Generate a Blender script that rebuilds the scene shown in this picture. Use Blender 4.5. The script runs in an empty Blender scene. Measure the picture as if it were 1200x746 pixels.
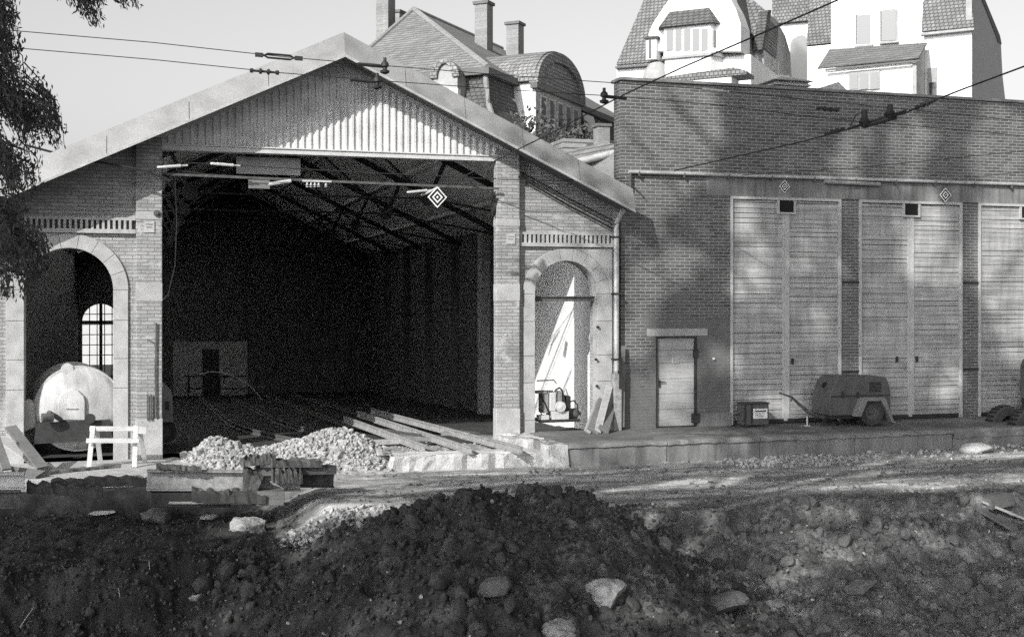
import bpy, bmesh, math, random
import numpy as np
from mathutils import Vector, Matrix
random.seed(7); rng = np.random.default_rng(11)
R = math.radians
scene = bpy.context.scene
col = scene.collection

# ------------------------------------------------------------------ camera
YAW = R(17); CA, SA = math.cos(YAW), math.sin(YAW)
CAM = Vector((0, -25.7, 3.0)); F = 1400.0; HOR = 350.0
cd = bpy.data.cameras.new('camera'); cam = bpy.data.objects.new('camera', cd); col.objects.link(cam)
cam.location = CAM; cam.rotation_euler = (R(90), 0, -YAW)
cd.sensor_width = 36; cd.lens = 36*F/1200; cd.shift_y = -(373-HOR)/1200
cd.clip_start = .1; cd.clip_end = 2000
scene.camera = cam

def ray(px, py):
    u = (px-600)/F; v = (HOR-py)/F
    return Vector((SA+u*CA, CA-u*SA, v))
def P(px, py, Y=0.0):                 # point of the photo on the plane Y = const
    d = ray(px, py); t = (Y-CAM.y)/d.y
    return CAM + d*t
def G(px, py, z):                     # point of the photo on a level plane
    d = ray(px, py); t = (z-CAM.z)/d.z
    return CAM + d*t
def PX(px, Y=0.0): return P(px, HOR, Y).x
def PZ(px, py, Y=0.0): return P(px, py, Y).z
def D(px, py, t): return CAM + ray(px, py)*t

# ------------------------------------------------------------------ materials
def nt(name):
    m = bpy.data.materials.new(name); m.use_nodes = True
    t = m.node_tree; b = t.nodes['Principled BSDF']
    return m, t, b
def g(v): return (v, v, v, 1)
def noise(t, vec, scale, detail=6, rough=.6):
    n = t.nodes.new('ShaderNodeTexNoise'); n.inputs['Scale'].default_value = scale
    n.inputs['Detail'].default_value = detail; n.inputs['Roughness'].default_value = rough
    t.links.new(vec, n.inputs['Vector']); return n.outputs['Fac']
def ramp(t, fac, stops):
    r = t.nodes.new('ShaderNodeValToRGB'); e = r.color_ramp.elements
    e[0].position, e[0].color = stops[0][0], g(stops[0][1])
    e[1].position, e[1].color = stops[-1][0], g(stops[-1][1])
    for p, c in stops[1:-1]:
        x = e.new(p); x.color = g(c)
    t.links.new(fac, r.inputs['Fac']); return r.outputs['Color']
def mathn(t, op, a, b=None, clamp=False):
    n = t.nodes.new('ShaderNodeMath'); n.operation = op; n.use_clamp = clamp
    for i, v in enumerate((a, b)):
        if v is None: continue
        if isinstance(v, (int, float)): n.inputs[i].default_value = v
        else: t.links.new(v, n.inputs[i])
    return n.outputs[0]
def mix(t, fac, a, b, mode='MIX'):
    n = t.nodes.new('ShaderNodeMix'); n.data_type = 'RGBA'; n.blend_type = mode
    for i, v in ((0, fac), (6, a), (7, b)):
        if isinstance(v, (int, float)): n.inputs[i].default_value = v if i == 0 else g(v)
        else: t.links.new(v, n.inputs[i])
    return n.outputs[2]
def bump(t, b, h, strength=.3, dist=.02):
    n = t.nodes.new('ShaderNodeBump'); n.inputs['Strength'].default_value = strength
    n.inputs['Distance'].default_value = dist
    t.links.new(h, n.inputs['Height']); t.links.new(n.outputs[0], b.inputs['Normal'])
def objvec(t): return t.nodes.new('ShaderNodeTexCoord').outputs['Object']
def simple(name, base, var=.25, scale=6, rough=.85, bmp=.25, metal=0, fine=60, bd=.01):
    m, t, b = nt(name); v = objvec(t)
    n1 = noise(t, v, scale); n2 = noise(t, v, fine, 4)
    c1 = ramp(t, n1, [(.3, base*(1-var)), (.5, base), (.72, min(base*(1+var), .92))])
    c2 = ramp(t, n2, [(.3, .78), (.7, 1.12)])
    t.links.new(mix(t, 1, c1, c2, 'MULTIPLY'), b.inputs['Base Color'])
    b.inputs['Roughness'].default_value = rough; b.inputs['Metallic'].default_value = metal
    if bmp: bump(t, b, n2, bmp, bd)
    return m
def wallvec(t, ang=0.0, sx=1.0):
    """(distance along the wall, height) from object coordinates; works on both wall directions"""
    s = t.nodes.new('ShaderNodeSeparateXYZ'); t.links.new(objvec(t), s.inputs[0])
    ca, sa = math.cos(ang), math.sin(ang)
    a = mathn(t, 'ADD', mathn(t, 'MULTIPLY', s.outputs[0], (ca-sa)*sx), mathn(t, 'MULTIPLY', s.outputs[1], (sa+ca)*sx))
    c = t.nodes.new('ShaderNodeCombineXYZ')
    t.links.new(a, c.inputs[0]); t.links.new(s.outputs[2], c.inputs[1]); return c.outputs[0], s
def brick(name, b1, b2, mortar, w=.26, h=.075, ms=.009, patch=None, patchv=.3, var=.2, ang=0, bs=.5, low=None, stain=.75):
    m, t, b = nt(name); v, sep = wallvec(t, ang)
    nw = t.nodes.new('ShaderNodeTexNoise'); nw.inputs['Scale'].default_value = 5; nw.inputs['Detail'].default_value = 5; t.links.new(v, nw.inputs['Vector'])
    va = t.nodes.new('ShaderNodeVectorMath'); va.operation = 'MULTIPLY_ADD'; t.links.new(nw.outputs['Color'], va.inputs[0]); va.inputs[1].default_value = (.035, .022, 0); t.links.new(v, va.inputs[2])
    k = t.nodes.new('ShaderNodeTexBrick'); t.links.new(va.outputs[0], k.inputs['Vector'])
    k.inputs['Scale'].default_value = 1; k.inputs['Brick Width'].default_value = w
    k.inputs['Row Height'].default_value = h; k.inputs['Mortar Size'].default_value = ms
    k.inputs['Mortar Smooth'].default_value = .35; k.inputs['Bias'].default_value = -.1
    k.inputs['Color1'].default_value = g(b1); k.inputs['Color2'].default_value = g(b2); k.inputs['Mortar'].default_value = g(mortar)
    n = noise(t, v, .9, 8, .65); nf = noise(t, v, 38, 5, .7)
    c = mix(t, 1, k.outputs['Color'], ramp(t, n, [(.3, stain), (.55, 1), (.75, 1+var)]), 'MULTIPLY')
    c = mix(t, 1, c, ramp(t, nf, [(.28, .62), (.72, 1.25)]), 'MULTIPLY')
    hgt = mathn(t, 'MULTIPLY', k.outputs['Fac'], -1)
    if patch is not None:
        n3 = noise(t, v, patch, 8, .7)
        f = n3
        if low is not None:      # the plaster covers more of the wall towards its foot
            mr = t.nodes.new('ShaderNodeMapRange'); mr.inputs[1].default_value = low[0]; mr.inputs[2].default_value = low[1]
            mr.inputs[3].default_value = low[2]; mr.inputs[4].default_value = low[3]
            t.links.new(sep.outputs[2], mr.inputs[0]); f = mathn(t, 'ADD', n3, mr.outputs[0])
        f = ramp(t, f, [(.55, 0), (.62, 1)])
        pc = mix(t, 1, ramp(t, noise(t, v, 3.1, 8, .65), [(.3, patchv*.75), (.7, patchv*1.15)]), ramp(t, nf, [(.3, .82), (.7, 1.12)]), 'MULTIPLY')
        c = mix(t, mathn(t, 'MULTIPLY', f, .85), c, pc)
        hgt = mathn(t, 'MULTIPLY', hgt, mathn(t, 'SUBTRACT', 1, mathn(t, 'MULTIPLY', f, .8)))
    t.links.new(c, b.inputs['Base Color']); b.inputs['Roughness'].default_value = .9
    bump(t, b, mathn(t, 'ADD', hgt, mathn(t, 'MULTIPLY', nf, .5)), bs, .012)
    return m
def streaked(name, base, var=.3, rough=.8, zs=.25, xs=9, bmp=.2, spec=None):
    m, t, b = nt(name); v, sep = wallvec(t)
    mp = t.nodes.new('ShaderNodeMapping'); mp.inputs['Scale'].default_value = (xs, zs, 1); t.links.new(v, mp.inputs[0])
    n = noise(t, mp.outputs[0], 1, 8, .65); n2 = noise(t, v, 30, 5, .7); n3 = noise(t, v, 1.6, 7)
    c = mix(t, 1, ramp(t, n, [(.3, base*(1-var)), (.55, base), (.75, min(base*(1+var*.6), .9))]), ramp(t, n2, [(.3, .8), (.7, 1.15)]), 'MULTIPLY')
    c = mix(t, 1, c, ramp(t, n3, [(.32, .7), (.6, 1.05)]), 'MULTIPLY')
    t.links.new(c, b.inputs['Base Color']); b.inputs['Roughness'].default_value = rough
    bump(t, b, n2, bmp, .01); return m
def wood(name, base, axis='x', rough=.85):
    m, t, b = nt(name); v = objvec(t)
    mp = t.nodes.new('ShaderNodeMapping')
    mp.inputs['Scale'].default_value = (1.2, 30, 30) if axis == 'x' else (30, 30, 1.2); t.links.new(v, mp.inputs[0])
    n = noise(t, mp.outputs[0], 1.5, 7, .7); n2 = noise(t, v, 2.2, 6)
    c = mix(t, 1, ramp(t, n, [(.28, base*.6), (.5, base), (.75, min(base*1.25, .9))]), ramp(t, n2, [(.3, .8), (.7, 1.12)]), 'MULTIPLY')
    t.links.new(c, b.inputs['Base Color']); b.inputs['Roughness'].default_value = rough
    bump(t, b, n, .4, .006); return m
def tiles(name, base, ang, w=.26, h=.2, bs=.8, var=.3, mortar=.35):
    m = brick(name, base*.8, base*1.2, base*mortar, w=w, h=h, ms=.03, ang=ang, var=var, bs=bs); return m

M = {}
M['brick_hall'] = brick('pale worn brick', .30, .42, .20, patch=1.3, patchv=.40, low=(0, 6, .08, -.06), bs=.6)
M['brick_pier'] = brick('pier brick', .29, .40, .19, patch=2.1, patchv=.46, bs=.55)
M['brick_depot'] = brick('dark brick', .085, .15, .29, ms=.010, w=.25, h=.078, patch=.7, patchv=.125, low=(.3, 4.2, .26, -.10), bs=.5, stain=.8)
M['brick_pil'] = brick('pilaster brick', .10, .15, .30, ms=.010, patch=1.2, patchv=.11, low=(0, 3, .12, -.1))
M['brick_house'] = brick('chimney brick', .22, .28, .3, w=.25, h=.08)
M['stone'] = simple('dressed stone', .39, .22, 3, .9, .3, fine=45)
M['plaster_band'] = streaked('stained plaster band', .22, .5, xs=5)
M['plaster_in'] = simple('white plaster', .78, .08, 1.3, .9, .15)
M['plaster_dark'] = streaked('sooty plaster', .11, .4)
M['plaster_white'] = simple('white render', .76, .08, 1.5, .9, .1)
M['plaster_grey'] = simple('grey render', .34, .2, 2.2, .9, .25)
M['concrete'] = streaked('stained concrete', .22, .38, xs=3.5, zs=.6, bmp=.4)
M['concrete_b'] = simple('pale broken concrete', .42, .22, 4, .9, .6, fine=30, bd=.03)
M['sheet'] = streaked('galvanised sheet', .72, .12, .5, xs=4)
M['fascia'] = streaked('fascia sheet', .30, .04, .55, xs=.6, zs=.6, bmp=.08)
M['trim'] = simple('painted trim', .55, .12, 5, .6, .1)
M['soffit'] = wood('soffit boards', .13)
M['ceil'] = simple('ceiling boards', .80, .15, 2, .9, .1)
M['doorp'] = wood('painted planks', .38)
t = M['doorp'].node_tree; b = t.nodes['Principled BSDF']; src = b.inputs['Base Color'].links[0].from_socket
def mapped(t, sc):
    mp = t.nodes.new('ShaderNodeMapping'); mp.inputs['Scale'].default_value = sc; t.links.new(objvec(t), mp.inputs[0]); return mp.outputs[0]
c = mix(t, 1, src, ramp(t, noise(t, mapped(t, (.22, 0, 8.5)), 1, 3, .6), [(.34, .72), (.5, 1.0), (.68, 1.16)]), 'MULTIPLY')
c = mix(t, 1, c, ramp(t, noise(t, mapped(t, (7, 0, .5)), 1, 7, .7), [(.3, .74), (.55, 1.04)]), 'MULTIPLY')
mz_ = t.nodes.new('ShaderNodeMapRange'); mz_.inputs[1].default_value = 0; mz_.inputs[2].default_value = .8; mz_.inputs[3].default_value = .62; mz_.inputs[4].default_value = 1
sx_ = t.nodes.new('ShaderNodeSeparateXYZ'); t.links.new(objvec(t), sx_.inputs[0]); t.links.new(mathn(t, 'ADD', sx_.outputs[2], mathn(t, 'MULTIPLY', noise(t, objvec(t), 3, 6), .5)), mz_.inputs[0])
t.links.new(mix(t, 1, c, mz_.outputs[0], 'MULTIPLY'), b.inputs['Base Color'])     # splash dirt on the lowest boards
M['doorf'] = simple('door frame paint', .42, .15, 8, .7, .15)
M['doors'] = wood('grey door boards', .33)
M['steel'] = simple('dark steel', .035, .4, 7, .6, .3, metal=.3)
M['rust'] = simple('rusted steel', .09, .5, 9, .85, .6, fine=40, bd=.02)
M['rust_l'] = simple('dusty steel', .27, .35, 8, .8, .5, fine=50, bd=.01)
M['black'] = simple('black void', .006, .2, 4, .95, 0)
M['timber'] = wood('old timber', .16); M['timber_d'] = wood('tarred timber', .045)
M['timber_l'] = wood('weathered board', .34)
M['timber_w'] = wood('fresh pale timber', .55)
M['paintw'] = streaked('chalky white paint', .50, .3, .6, xs=5, zs=1.6, bmp=.15)
M['paintd'] = simple('grey machine paint', .085, .3, 5, .55, .25)
M['paintm'] = simple('dusty machine paint', .18, .25, 5, .6, .25)
M['paintl'] = simple('light machine paint', .5, .2, 8, .6, .2)
M['rubber'] = simple('dusty tyre', .04, .35, 12, .9, .4)
M['zinc'] = simple('zinc', .5, .2, 6, .45, .1, metal=.3)
M['glaze'] = simple('insulator glaze', .48, .1, 6, .3, 0)
M['leaf'] = simple('leaves', .055, .4, 2.5, .7, 0)
M['leaf_l'] = simple('small leaves', .09, .4, 2.5, .7, 0)
M['bark'] = simple('bark', .07, .3, 8, .95, .6, bd=.03)
M['gravel'] = simple('limestone chips', .32, .75, 11, .95, .4, fine=60)
M['clod'] = simple('soil clods', .055, .55, 3.0, .95, .7, fine=28, bd=.02)
M['clod_l'] = simple('dry clods', .12, .5, 3.0, .95, .7, fine=28, bd=.02)
M['rock_l'] = simple('pale rock', .30, .35, 4, .95, .7, fine=20, bd=.03)
M['rock_d'] = simple('dark rock', .13, .35, 4, .95, .7, fine=20, bd=.03)
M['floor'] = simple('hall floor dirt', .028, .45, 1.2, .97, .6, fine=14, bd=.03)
HA = R(90-41.7)     # direction of the houses on the hill
M['tile_h'] = tiles('clay tiles', .27, HA)
M['tile_d'] = tiles('slate rows', .12, HA, w=.3, h=.2)
M['tile_v'] = tiles('villa tiles', .22, HA, w=.22, h=.2)
m, t, b = nt('added frosted glass'); tr0 = t.nodes.new('ShaderNodeBsdfTranslucent'); tr0.inputs[0].default_value = g(.85); t.links.new(tr0.outputs[0], t.nodes['Material Output'].inputs['Surface']); M['frosted'] = m  # translucent glass of the rooflight added to brighten the hall
m, t, b = nt('window glass'); b.inputs['Base Color'].default_value = g(.05); b.inputs['Roughness'].default_value = .08; M['glass'] = m
m, t, b = nt('pale curtain glass'); b.inputs['Base Color'].default_value = g(.17); b.inputs['Roughness'].default_value = .15; M['glass_c'] = m
m, t, b = nt('clear glass'); b.inputs['Base Color'].default_value = g(.9); b.inputs['Roughness'].default_value = .02
b.inputs['Transmission Weight'].default_value = 1; b.inputs['IOR'].default_value = 1.02; M['glass_t'] = m

# ------------------------------------------------------------------ mesh helpers
class MB:
    def __init__(s): s.v = []; s.f = []; s.sm = []
    def add(s, vs, fs, smooth=False):
        o = len(s.v); s.v += [tuple(q) for q in vs]; s.f += [tuple(i+o for i in f) for f in fs]; s.sm += [smooth]*len(fs); return s
    def box(s, x0, x1, y0, y1, z0, z1):
        vs = [(x, y, z) for z in (z0, z1) for y in (y0, y1) for x in (x0, x1)]
        return s.add(vs, [(0, 2, 3, 1), (4, 5, 7, 6), (0, 1, 5, 4), (2, 6, 7, 3), (0, 4, 6, 2), (1, 3, 7, 5)])
    def beam(s, a, b, w, h, up=(0, 0, 1)):
        a = Vector(a); b = Vector(b); d = (b-a).normalized(); up = Vector(up)
        if abs(d.dot(up)) > .98: up = Vector((1, 0, 0))
        x = d.cross(up).normalized()*w/2; y = x.cross(d).normalized()*h/2
        vs = [p+i*x+j*y for p in (a, b) for j in (-1, 1) for i in (-1, 1)]
        return s.add(vs, [(0, 1, 3, 2), (4, 6, 7, 5), (0, 4, 5, 1), (2, 3, 7, 6), (0, 2, 6, 4), (1, 5, 7, 3)])
    def prism(s, poly, n, close=True):
        """poly: 3-D points of a flat outline, n: vector to extrude by"""
        n = Vector(n); k = len(poly); p = [Vector(q) for q in poly]
        fs = [tuple(range(k)), tuple(range(2*k-1, k-1, -1))] + [(i, (i+1) % k+0, (i+1) % k+k, i+k) for i in range(k)]
        return s.add(p+[q+n for q in p], fs)
    def xz(s, poly, y0, y1): return s.prism([(x, y0, z) for x, z in poly], (0, y1-y0, 0))
    def tube(s, pts, r, n=8, caps=True):
        pts = [Vector(p) for p in pts]; rr = r if isinstance(r, (list, tuple)) else [r]*len(pts)
        vs = []; last = None
        for i, p in enumerate(pts):
            d = (pts[min(i+1, len(pts)-1)]-pts[max(i-1, 0)]).normalized()
            ref = Vector((0, 0, 1)) if abs(d.z) < .95 else Vector((1, 0, 0))
            x = d.cross(ref).normalized(); y = d.cross(x).normalized()
            if last is not None and x.dot(last) < 0: x, y = -x, -y
            last = x
            vs += [p+(x*math.cos(a)+y*math.sin(a))*rr[i] for a in [2*math.pi*k/n for k in range(n)]]
        fs = [(i*n+k, i*n+(k+1) % n, (i+1)*n+(k+1) % n, (i+1)*n+k) for i in range(len(pts)-1) for k in range(n)]
        s.add(vs, fs, True)
        if caps: s.add(vs[:n], [tuple(range(n))]); s.add(vs[-n:], [tuple(range(n))])
        return s
    def lathe(s, c, axis, prof, n=32):
        """prof: (distance along axis, radius)"""
        c = Vector(c); a = Vector(axis).normalized(); ref = Vector((0, 0, 1)) if abs(a.z) < .9 else Vector((1, 0, 0))
        x = a.cross(ref).normalized(); y = a.cross(x)
        vs = [c+a*h+(x*math.cos(q)+y*math.sin(q))*r for h, r in prof for q in [2*math.pi*k/n for k in range(n)]]
        fs = [(i*n+k, i*n+(k+1) % n, (i+1)*n+(k+1) % n, (i+1)*n+k) for i in range(len(prof)-1) for k in range(n)]
        return s.add(vs, fs, True)
    def build(s, name, mat, parent=None, bevel=0):
        me = bpy.data.meshes.new(name); me.from_pydata(s.v, [], s.f); me.materials.append(M[mat] if isinstance(mat, str) else mat)
        bm = bmesh.new(); bm.from_mesh(me); bmesh.ops.recalc_face_normals(bm, faces=bm.faces); bm.to_mesh(me); bm.free()
        me.polygons.foreach_set('use_smooth', s.sm)
        o = bpy.data.objects.new(name, me); col.objects.link(o)
        if any(s.sm):
            try: me.set_sharp_from_angle(angle=R(40))
            except Exception: pass
        if parent is not None:
            o.parent = parent
            if parent.type == 'EMPTY': o.location = -parent.location
        if bevel:
            b = o.modifiers.new('bevel', 'BEVEL'); b.width = bevel; b.segments = 2; b.limit_method = 'ANGLE'; b.angle_limit = R(35)
        return o
def tag(o, label=None, cat=None, group=None, kind=None):
    if label: o['label'] = label
    if cat: o['category'] = cat
    if group: o['group'] = group
    if kind: o['kind'] = kind
    return o
def thing(name, label, cat, loc, group=None):
    o = bpy.data.objects.new(name, None); col.objects.link(o); o.location = loc; o.empty_display_size = .3
    return tag(o, label, cat, group)
def npmesh(name, V, Fc, mat, smooth=False):
    me = bpy.data.meshes.new(name)
    V = np.asarray(V, dtype=np.float32); Fc = np.asarray(Fc, dtype=np.int32); k = Fc.shape[1]
    me.vertices.add(len(V)); me.vertices.foreach_set('co', V.ravel())
    me.loops.add(Fc.size); me.loops.foreach_set('vertex_index', Fc.ravel())
    me.polygons.add(len(Fc)); me.polygons.foreach_set('loop_start', np.arange(0, Fc.size, k, dtype=np.int32))
    me.polygons.foreach_set('use_smooth', [smooth]*len(Fc)); me.update(calc_edges=True); me.validate()
    me.materials.append(M[mat] if isinstance(mat, str) else mat)
    o = bpy.data.objects.new(name, me); col.objects.link(o); return o
def setpar(o, parent):
    o.parent = parent
    if parent.type == 'EMPTY': o.location = -parent.location
    return o

# ------------------------------------------------------------------ numpy noise
_perm = rng.random((256, 256))
def vnoise(x, y):
    xi = np.floor(x).astype(int); yi = np.floor(y).astype(int); fx = x-xi; fy = y-yi
    fx = fx*fx*(3-2*fx); fy = fy*fy*(3-2*fy)
    a = _perm[xi & 255, yi & 255]; b = _perm[(xi+1) & 255, yi & 255]; c = _perm[xi & 255, (yi+1) & 255]; d = _perm[(xi+1) & 255, (yi+1) & 255]
    return (a*(1-fx)+b*fx)*(1-fy)+(c*(1-fx)+d*fx)*fy
def fbm(x, y, o=5, gain=.5):
    s = 0; a = 1; n = 0
    for i in range(o):
        s = s+a*(vnoise(x*2**i+17.3*i, y*2**i+5.1*i)-.5); n += a; a *= gain
    return s/n*2
_wx = rng.random((64, 64)); _wy = rng.random((64, 64)); _wh = rng.random((64, 64))
def worley(x, y):
    xi = np.floor(x).astype(int); yi = np.floor(y).astype(int); best = np.full(np.shape(x), 9.0); hh = np.zeros(np.shape(x)); tl = np.zeros(np.shape(x))
    for i in (-1, 0, 1):
        for j in (-1, 0, 1):
            cx = (xi+i) & 63; cy = (yi+j) & 63
            d = np.hypot(xi+i+_wx[cx, cy]-x, yi+j+_wy[cx, cy]-y)
            m = d < best; best = np.where(m, d, best); hh = np.where(m, _wh[cx, cy], hh)
            an = _wh[cy, cx]*6.283; tl = np.where(m, (xi+i+_wx[cx, cy]-x)*np.cos(an)+(yi+j+_wy[cx, cy]-y)*np.sin(an), tl)
    return best, hh, tl
def sst(a, b, x):
    t = np.clip((x-a)/(b-a), 0, 1); return t*t*(3-2*t)

# ------------------------------------------------------------------ terrain
def terrain(x, y, detail=True):
    x = np.asarray(x, float); y = np.asarray(y, float)
    ye = -7.35-.45*sst(7, 9, x)+.3*fbm(x*.45, y*0+3.3, 3)+.12*fbm(x*2, x*0+9, 3)        # lip of the excavation
    d = ye-y
    z = -.5+.035*fbm(x*.3, y*.8, 3)
    pit = sst(0, .3, d)*.22+np.clip(d, 0, 7)*.19
    lx = x+.08*(y+10)+.4*fbm(x*.5, y*.5+8, 3)
    left = 1-sst(.2, 1.6, lx)
    pit = pit+left*(sst(.3, 1.3, d)*.75+sst(2.0, 3.2, d)*.45)
    z = z-pit
    trench = sst(-2.72, -3.15, y)*(1-sst(2.0, 3.0, x+.3*fbm(x, y, 3)))*(1-sst(0, .4, d))
    z = z-trench*(.42+.08*fbm(x*1.3, y*1.3, 3))
    yc = -9.4+.25*fbm(x*.6, y*0, 2)                                                   # heap of dug soil
    prof = sst(1.3, 3.5, x)*(1-sst(5.9, 8.0, x))
    hh = (1.30+.25*fbm(x*.9, x*0+2, 4))*prof
    dy = y-yc
    fall = np.where(dy > 0, 1-sst(-.1, 2.4, dy), np.exp(-np.maximum(-dy, 0)**1.5/8.5))
    z = z+hh*fall
    rough = np.maximum(sst(-.1, .35, d), sst(.05, .3, hh*fall)); rough = np.maximum(rough, .45*trench)
    berm = np.exp(-((y+2.75+.2*fbm(x*.7, x*0, 2))/.3)**2)*sst(12, 14.5, x)            # low rubble beside the kerb
    z = z+berm*(.05+.10*fbm(x*3, y*3, 3))
    berm2 = np.exp(-((d+.15)/.35)**2)*sst(7.5, 10, x)
    z = z+berm2*(.03+.08*fbm(x*1.7, y*2, 4))
    if detail:
        rough = np.clip(rough+.5*berm+.4*berm2, .0, 1)
        wx = x+.18*fbm(x*2.5, y*2.5, 4); wy = y+.18*fbm(x*2.5+50, y*2.5+9, 4)
        w1, h1, t1 = worley(wx*1.9, wy*1.9); w2, h2, t2 = worley(wx*4.7+3, wy*4.7); w3, h3, t3 = worley(wx*10+8, wy*10)
        cl = (.5+t1*1.3)*.11*h1**2+(.5+t2*1.7-w2*.4)*.085*h2**1.3+(.5+t3*1.6-w3*.5)*.045*h3
        z = z+rough*(cl-.05+.26*fbm(x*.9, y*.9, 6, .56)+.10*(.35-np.abs(fbm(x*3.1+7, y*3.1, 5, .6)))+.055*fbm(x*8, y*8, 4, .7))
        z = z+(1-rough)*(.034*fbm(x*2.2, y*5, 5, .62)+.022*np.maximum(0, fbm(x*5+9, y*9, 5, .65))+.012*fbm(x*14, y*14, 3))
    return z
def th(x, y): return float(terrain(np.array([x]), np.array([y]))[0])
def hit(px, py):
    d = ray(px, py); tt = np.arange(6, 45, .03); pz = CAM.z+d.z*tt
    k = np.argmax(pz < terrain(CAM.x+d.x*tt, CAM.y+d.y*tt)); return CAM+d*float(tt[k] if k else 28)
xs = np.concatenate([[-400, -150, -60, -25, -12, -7, -5], np.arange(-3.6, 17.2, .04), [17.6, 18.2, 19, 20, 21.5, 24, 30, 45, 80, 180, 400]])
ys = np.concatenate([[-400, -150, -70, -45, -34, -28, -24, -21, -19, -17.5, -16.5, -15.8, -15.2], np.arange(-14.8, -1.7, .036), [-1.5, -1.2, -1, -.5, 0, .19, .3, 2, 6, 12, 20, 30, 40, 60, 100, 200, 500, 900]])
X, Y = np.meshgrid(xs, ys, indexing='ij'); Z = terrain(X, Y)
inhall = (X > -4.5) & (X < 11) & (Y > .2) & (Y < 36)
Z = np.where(inhall, -2.4, Z); Z = np.where((Y > -2.0) & (X > 7.9) & (X < 60), np.minimum(Z, -.52), Z)
Z = Z+np.where(Y > 60, (Y-60)*.05, 0)
nx, ny = X.shape; idx = np.arange(nx*ny).reshape(nx, ny)
Fg = np.stack([idx[:-1, :-1], idx[1:, :-1], idx[1:, 1:], idx[:-1, 1:]], -1).reshape(-1, 4)
# ground material: dusty road beyond the excavation lip, damp dark soil inside it
m, t, b = nt('ground'); v = objvec(t); s = t.nodes.new('ShaderNodeSeparateXYZ'); t.links.new(v, s.inputs[0])
mp = t.nodes.new('ShaderNodeMapping'); mp.inputs['Scale'].default_value = (.35, 1.6, 1); mp.inputs['Rotation'].default_value = (0, 0, R(-8)); t.links.new(v, mp.inputs[0])
nr = noise(t, mp.outputs[0], 1.3, 9, .7); nb = noise(t, v, 26, 6, .75); nm = noise(t, v, 2.2, 8, .7)
road = mix(t, 1, ramp(t, nr, [(.34, .13), (.5, .30), (.62, .58)]), ramp(t, nb, [(.3, .6), (.7, 1.3)]), 'MULTIPLY')
soil = mix(t, 1, ramp(t, nm, [(.32, .016), (.5, .038), (.66, .095)]), ramp(t, nb, [(.3, .55), (.7, 1.5)]), 'MULTIPLY')
soil_r = mix(t, 1, ramp(t, nm, [(.32, .05), (.5, .13), (.66, .30)]), ramp(t, nb, [(.3, .6), (.7, 1.4)]), 'MULTIPLY')
mr = t.nodes.new('ShaderNodeMapRange'); mr.inputs[1].default_value = 6.2; mr.inputs[2].default_value = 9.5
t.links.new(mathn(t, 'ADD', s.outputs[0], mathn(t, 'MULTIPLY', nm, 3)), mr.inputs[0])
pit_shade = t.nodes.new('ShaderNodeMapRange'); pit_shade.inputs[1].default_value = .8; pit_shade.inputs[2].default_value = 2.6; pit_shade.inputs[3].default_value = .5; pit_shade.inputs[4].default_value = 1
t.links.new(mathn(t, 'ADD', s.outputs[0], mathn(t, 'MULTIPLY', mathn(t, 'SUBTRACT', nm, .5), 2)), pit_shade.inputs[0])    # dark soil in the deeper left pit, with its shade put into the colour
soil = mix(t, 1, soil, pit_shade.outputs[0], 'MULTIPLY')
soil = mix(t, mr.outputs[0], soil, soil_r)
e = mathn(t, 'ADD', s.outputs[1], mathn(t, 'MULTIPLY', mathn(t, 'SUBTRACT', nm, .5), 2.2))
mk = t.nodes.new('ShaderNodeMapRange'); mk.inputs[1].default_value = -7.4; mk.inputs[2].default_value = -6.7; t.links.new(e, mk.inputs[0])
mh = t.nodes.new('ShaderNodeMapRange'); mh.inputs[1].default_value = -.42; mh.inputs[2].default_value = -.28; mh.inputs[3].default_value = 1; mh.inputs[4].default_value = 0
t.links.new(s.outputs[2], mh.inputs[0])
ml = t.nodes.new('ShaderNodeMapRange'); ml.inputs[1].default_value = 3.0; ml.inputs[2].default_value = 4.0; ml.inputs[3].default_value = 0; ml.inputs[4].default_value = 1
t.links.new(mathn(t, 'ADD', s.outputs[0], mathn(t, 'MULTIPLY', nm, 2)), ml.inputs[0])
fr = mathn(t, 'MULTIPLY', mk.outputs[0], mathn(t, 'MAXIMUM', mh.outputs[0], mathn(t, 'GREATER_THAN', s.outputs[1], -5.5)))
fr = mathn(t, 'MULTIPLY', fr, ml.outputs[0])
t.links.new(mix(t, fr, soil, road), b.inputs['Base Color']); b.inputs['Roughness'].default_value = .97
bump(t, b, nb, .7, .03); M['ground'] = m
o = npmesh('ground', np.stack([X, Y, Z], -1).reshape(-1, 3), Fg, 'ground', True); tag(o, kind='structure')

# hall floor, sloping down towards the back
ins = MB()
fx = np.linspace(-3.4, 10.3, 90); fy = np.linspace(.05, 33, 160); A, B = np.meshgrid(fx, fy, indexing='ij')
C = -.16-.043*B+.05*fbm(A*.8, B*.8, 5)+.02*fbm(A*5, B*5, 3)
C = np.where(B < .3, np.minimum(C, -.2), C)
ii = np.arange(A.size).reshape(A.shape)
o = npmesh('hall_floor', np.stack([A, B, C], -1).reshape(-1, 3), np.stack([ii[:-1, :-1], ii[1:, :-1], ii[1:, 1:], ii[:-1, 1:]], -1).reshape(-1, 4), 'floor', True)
tag(o, kind='structure')

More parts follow.
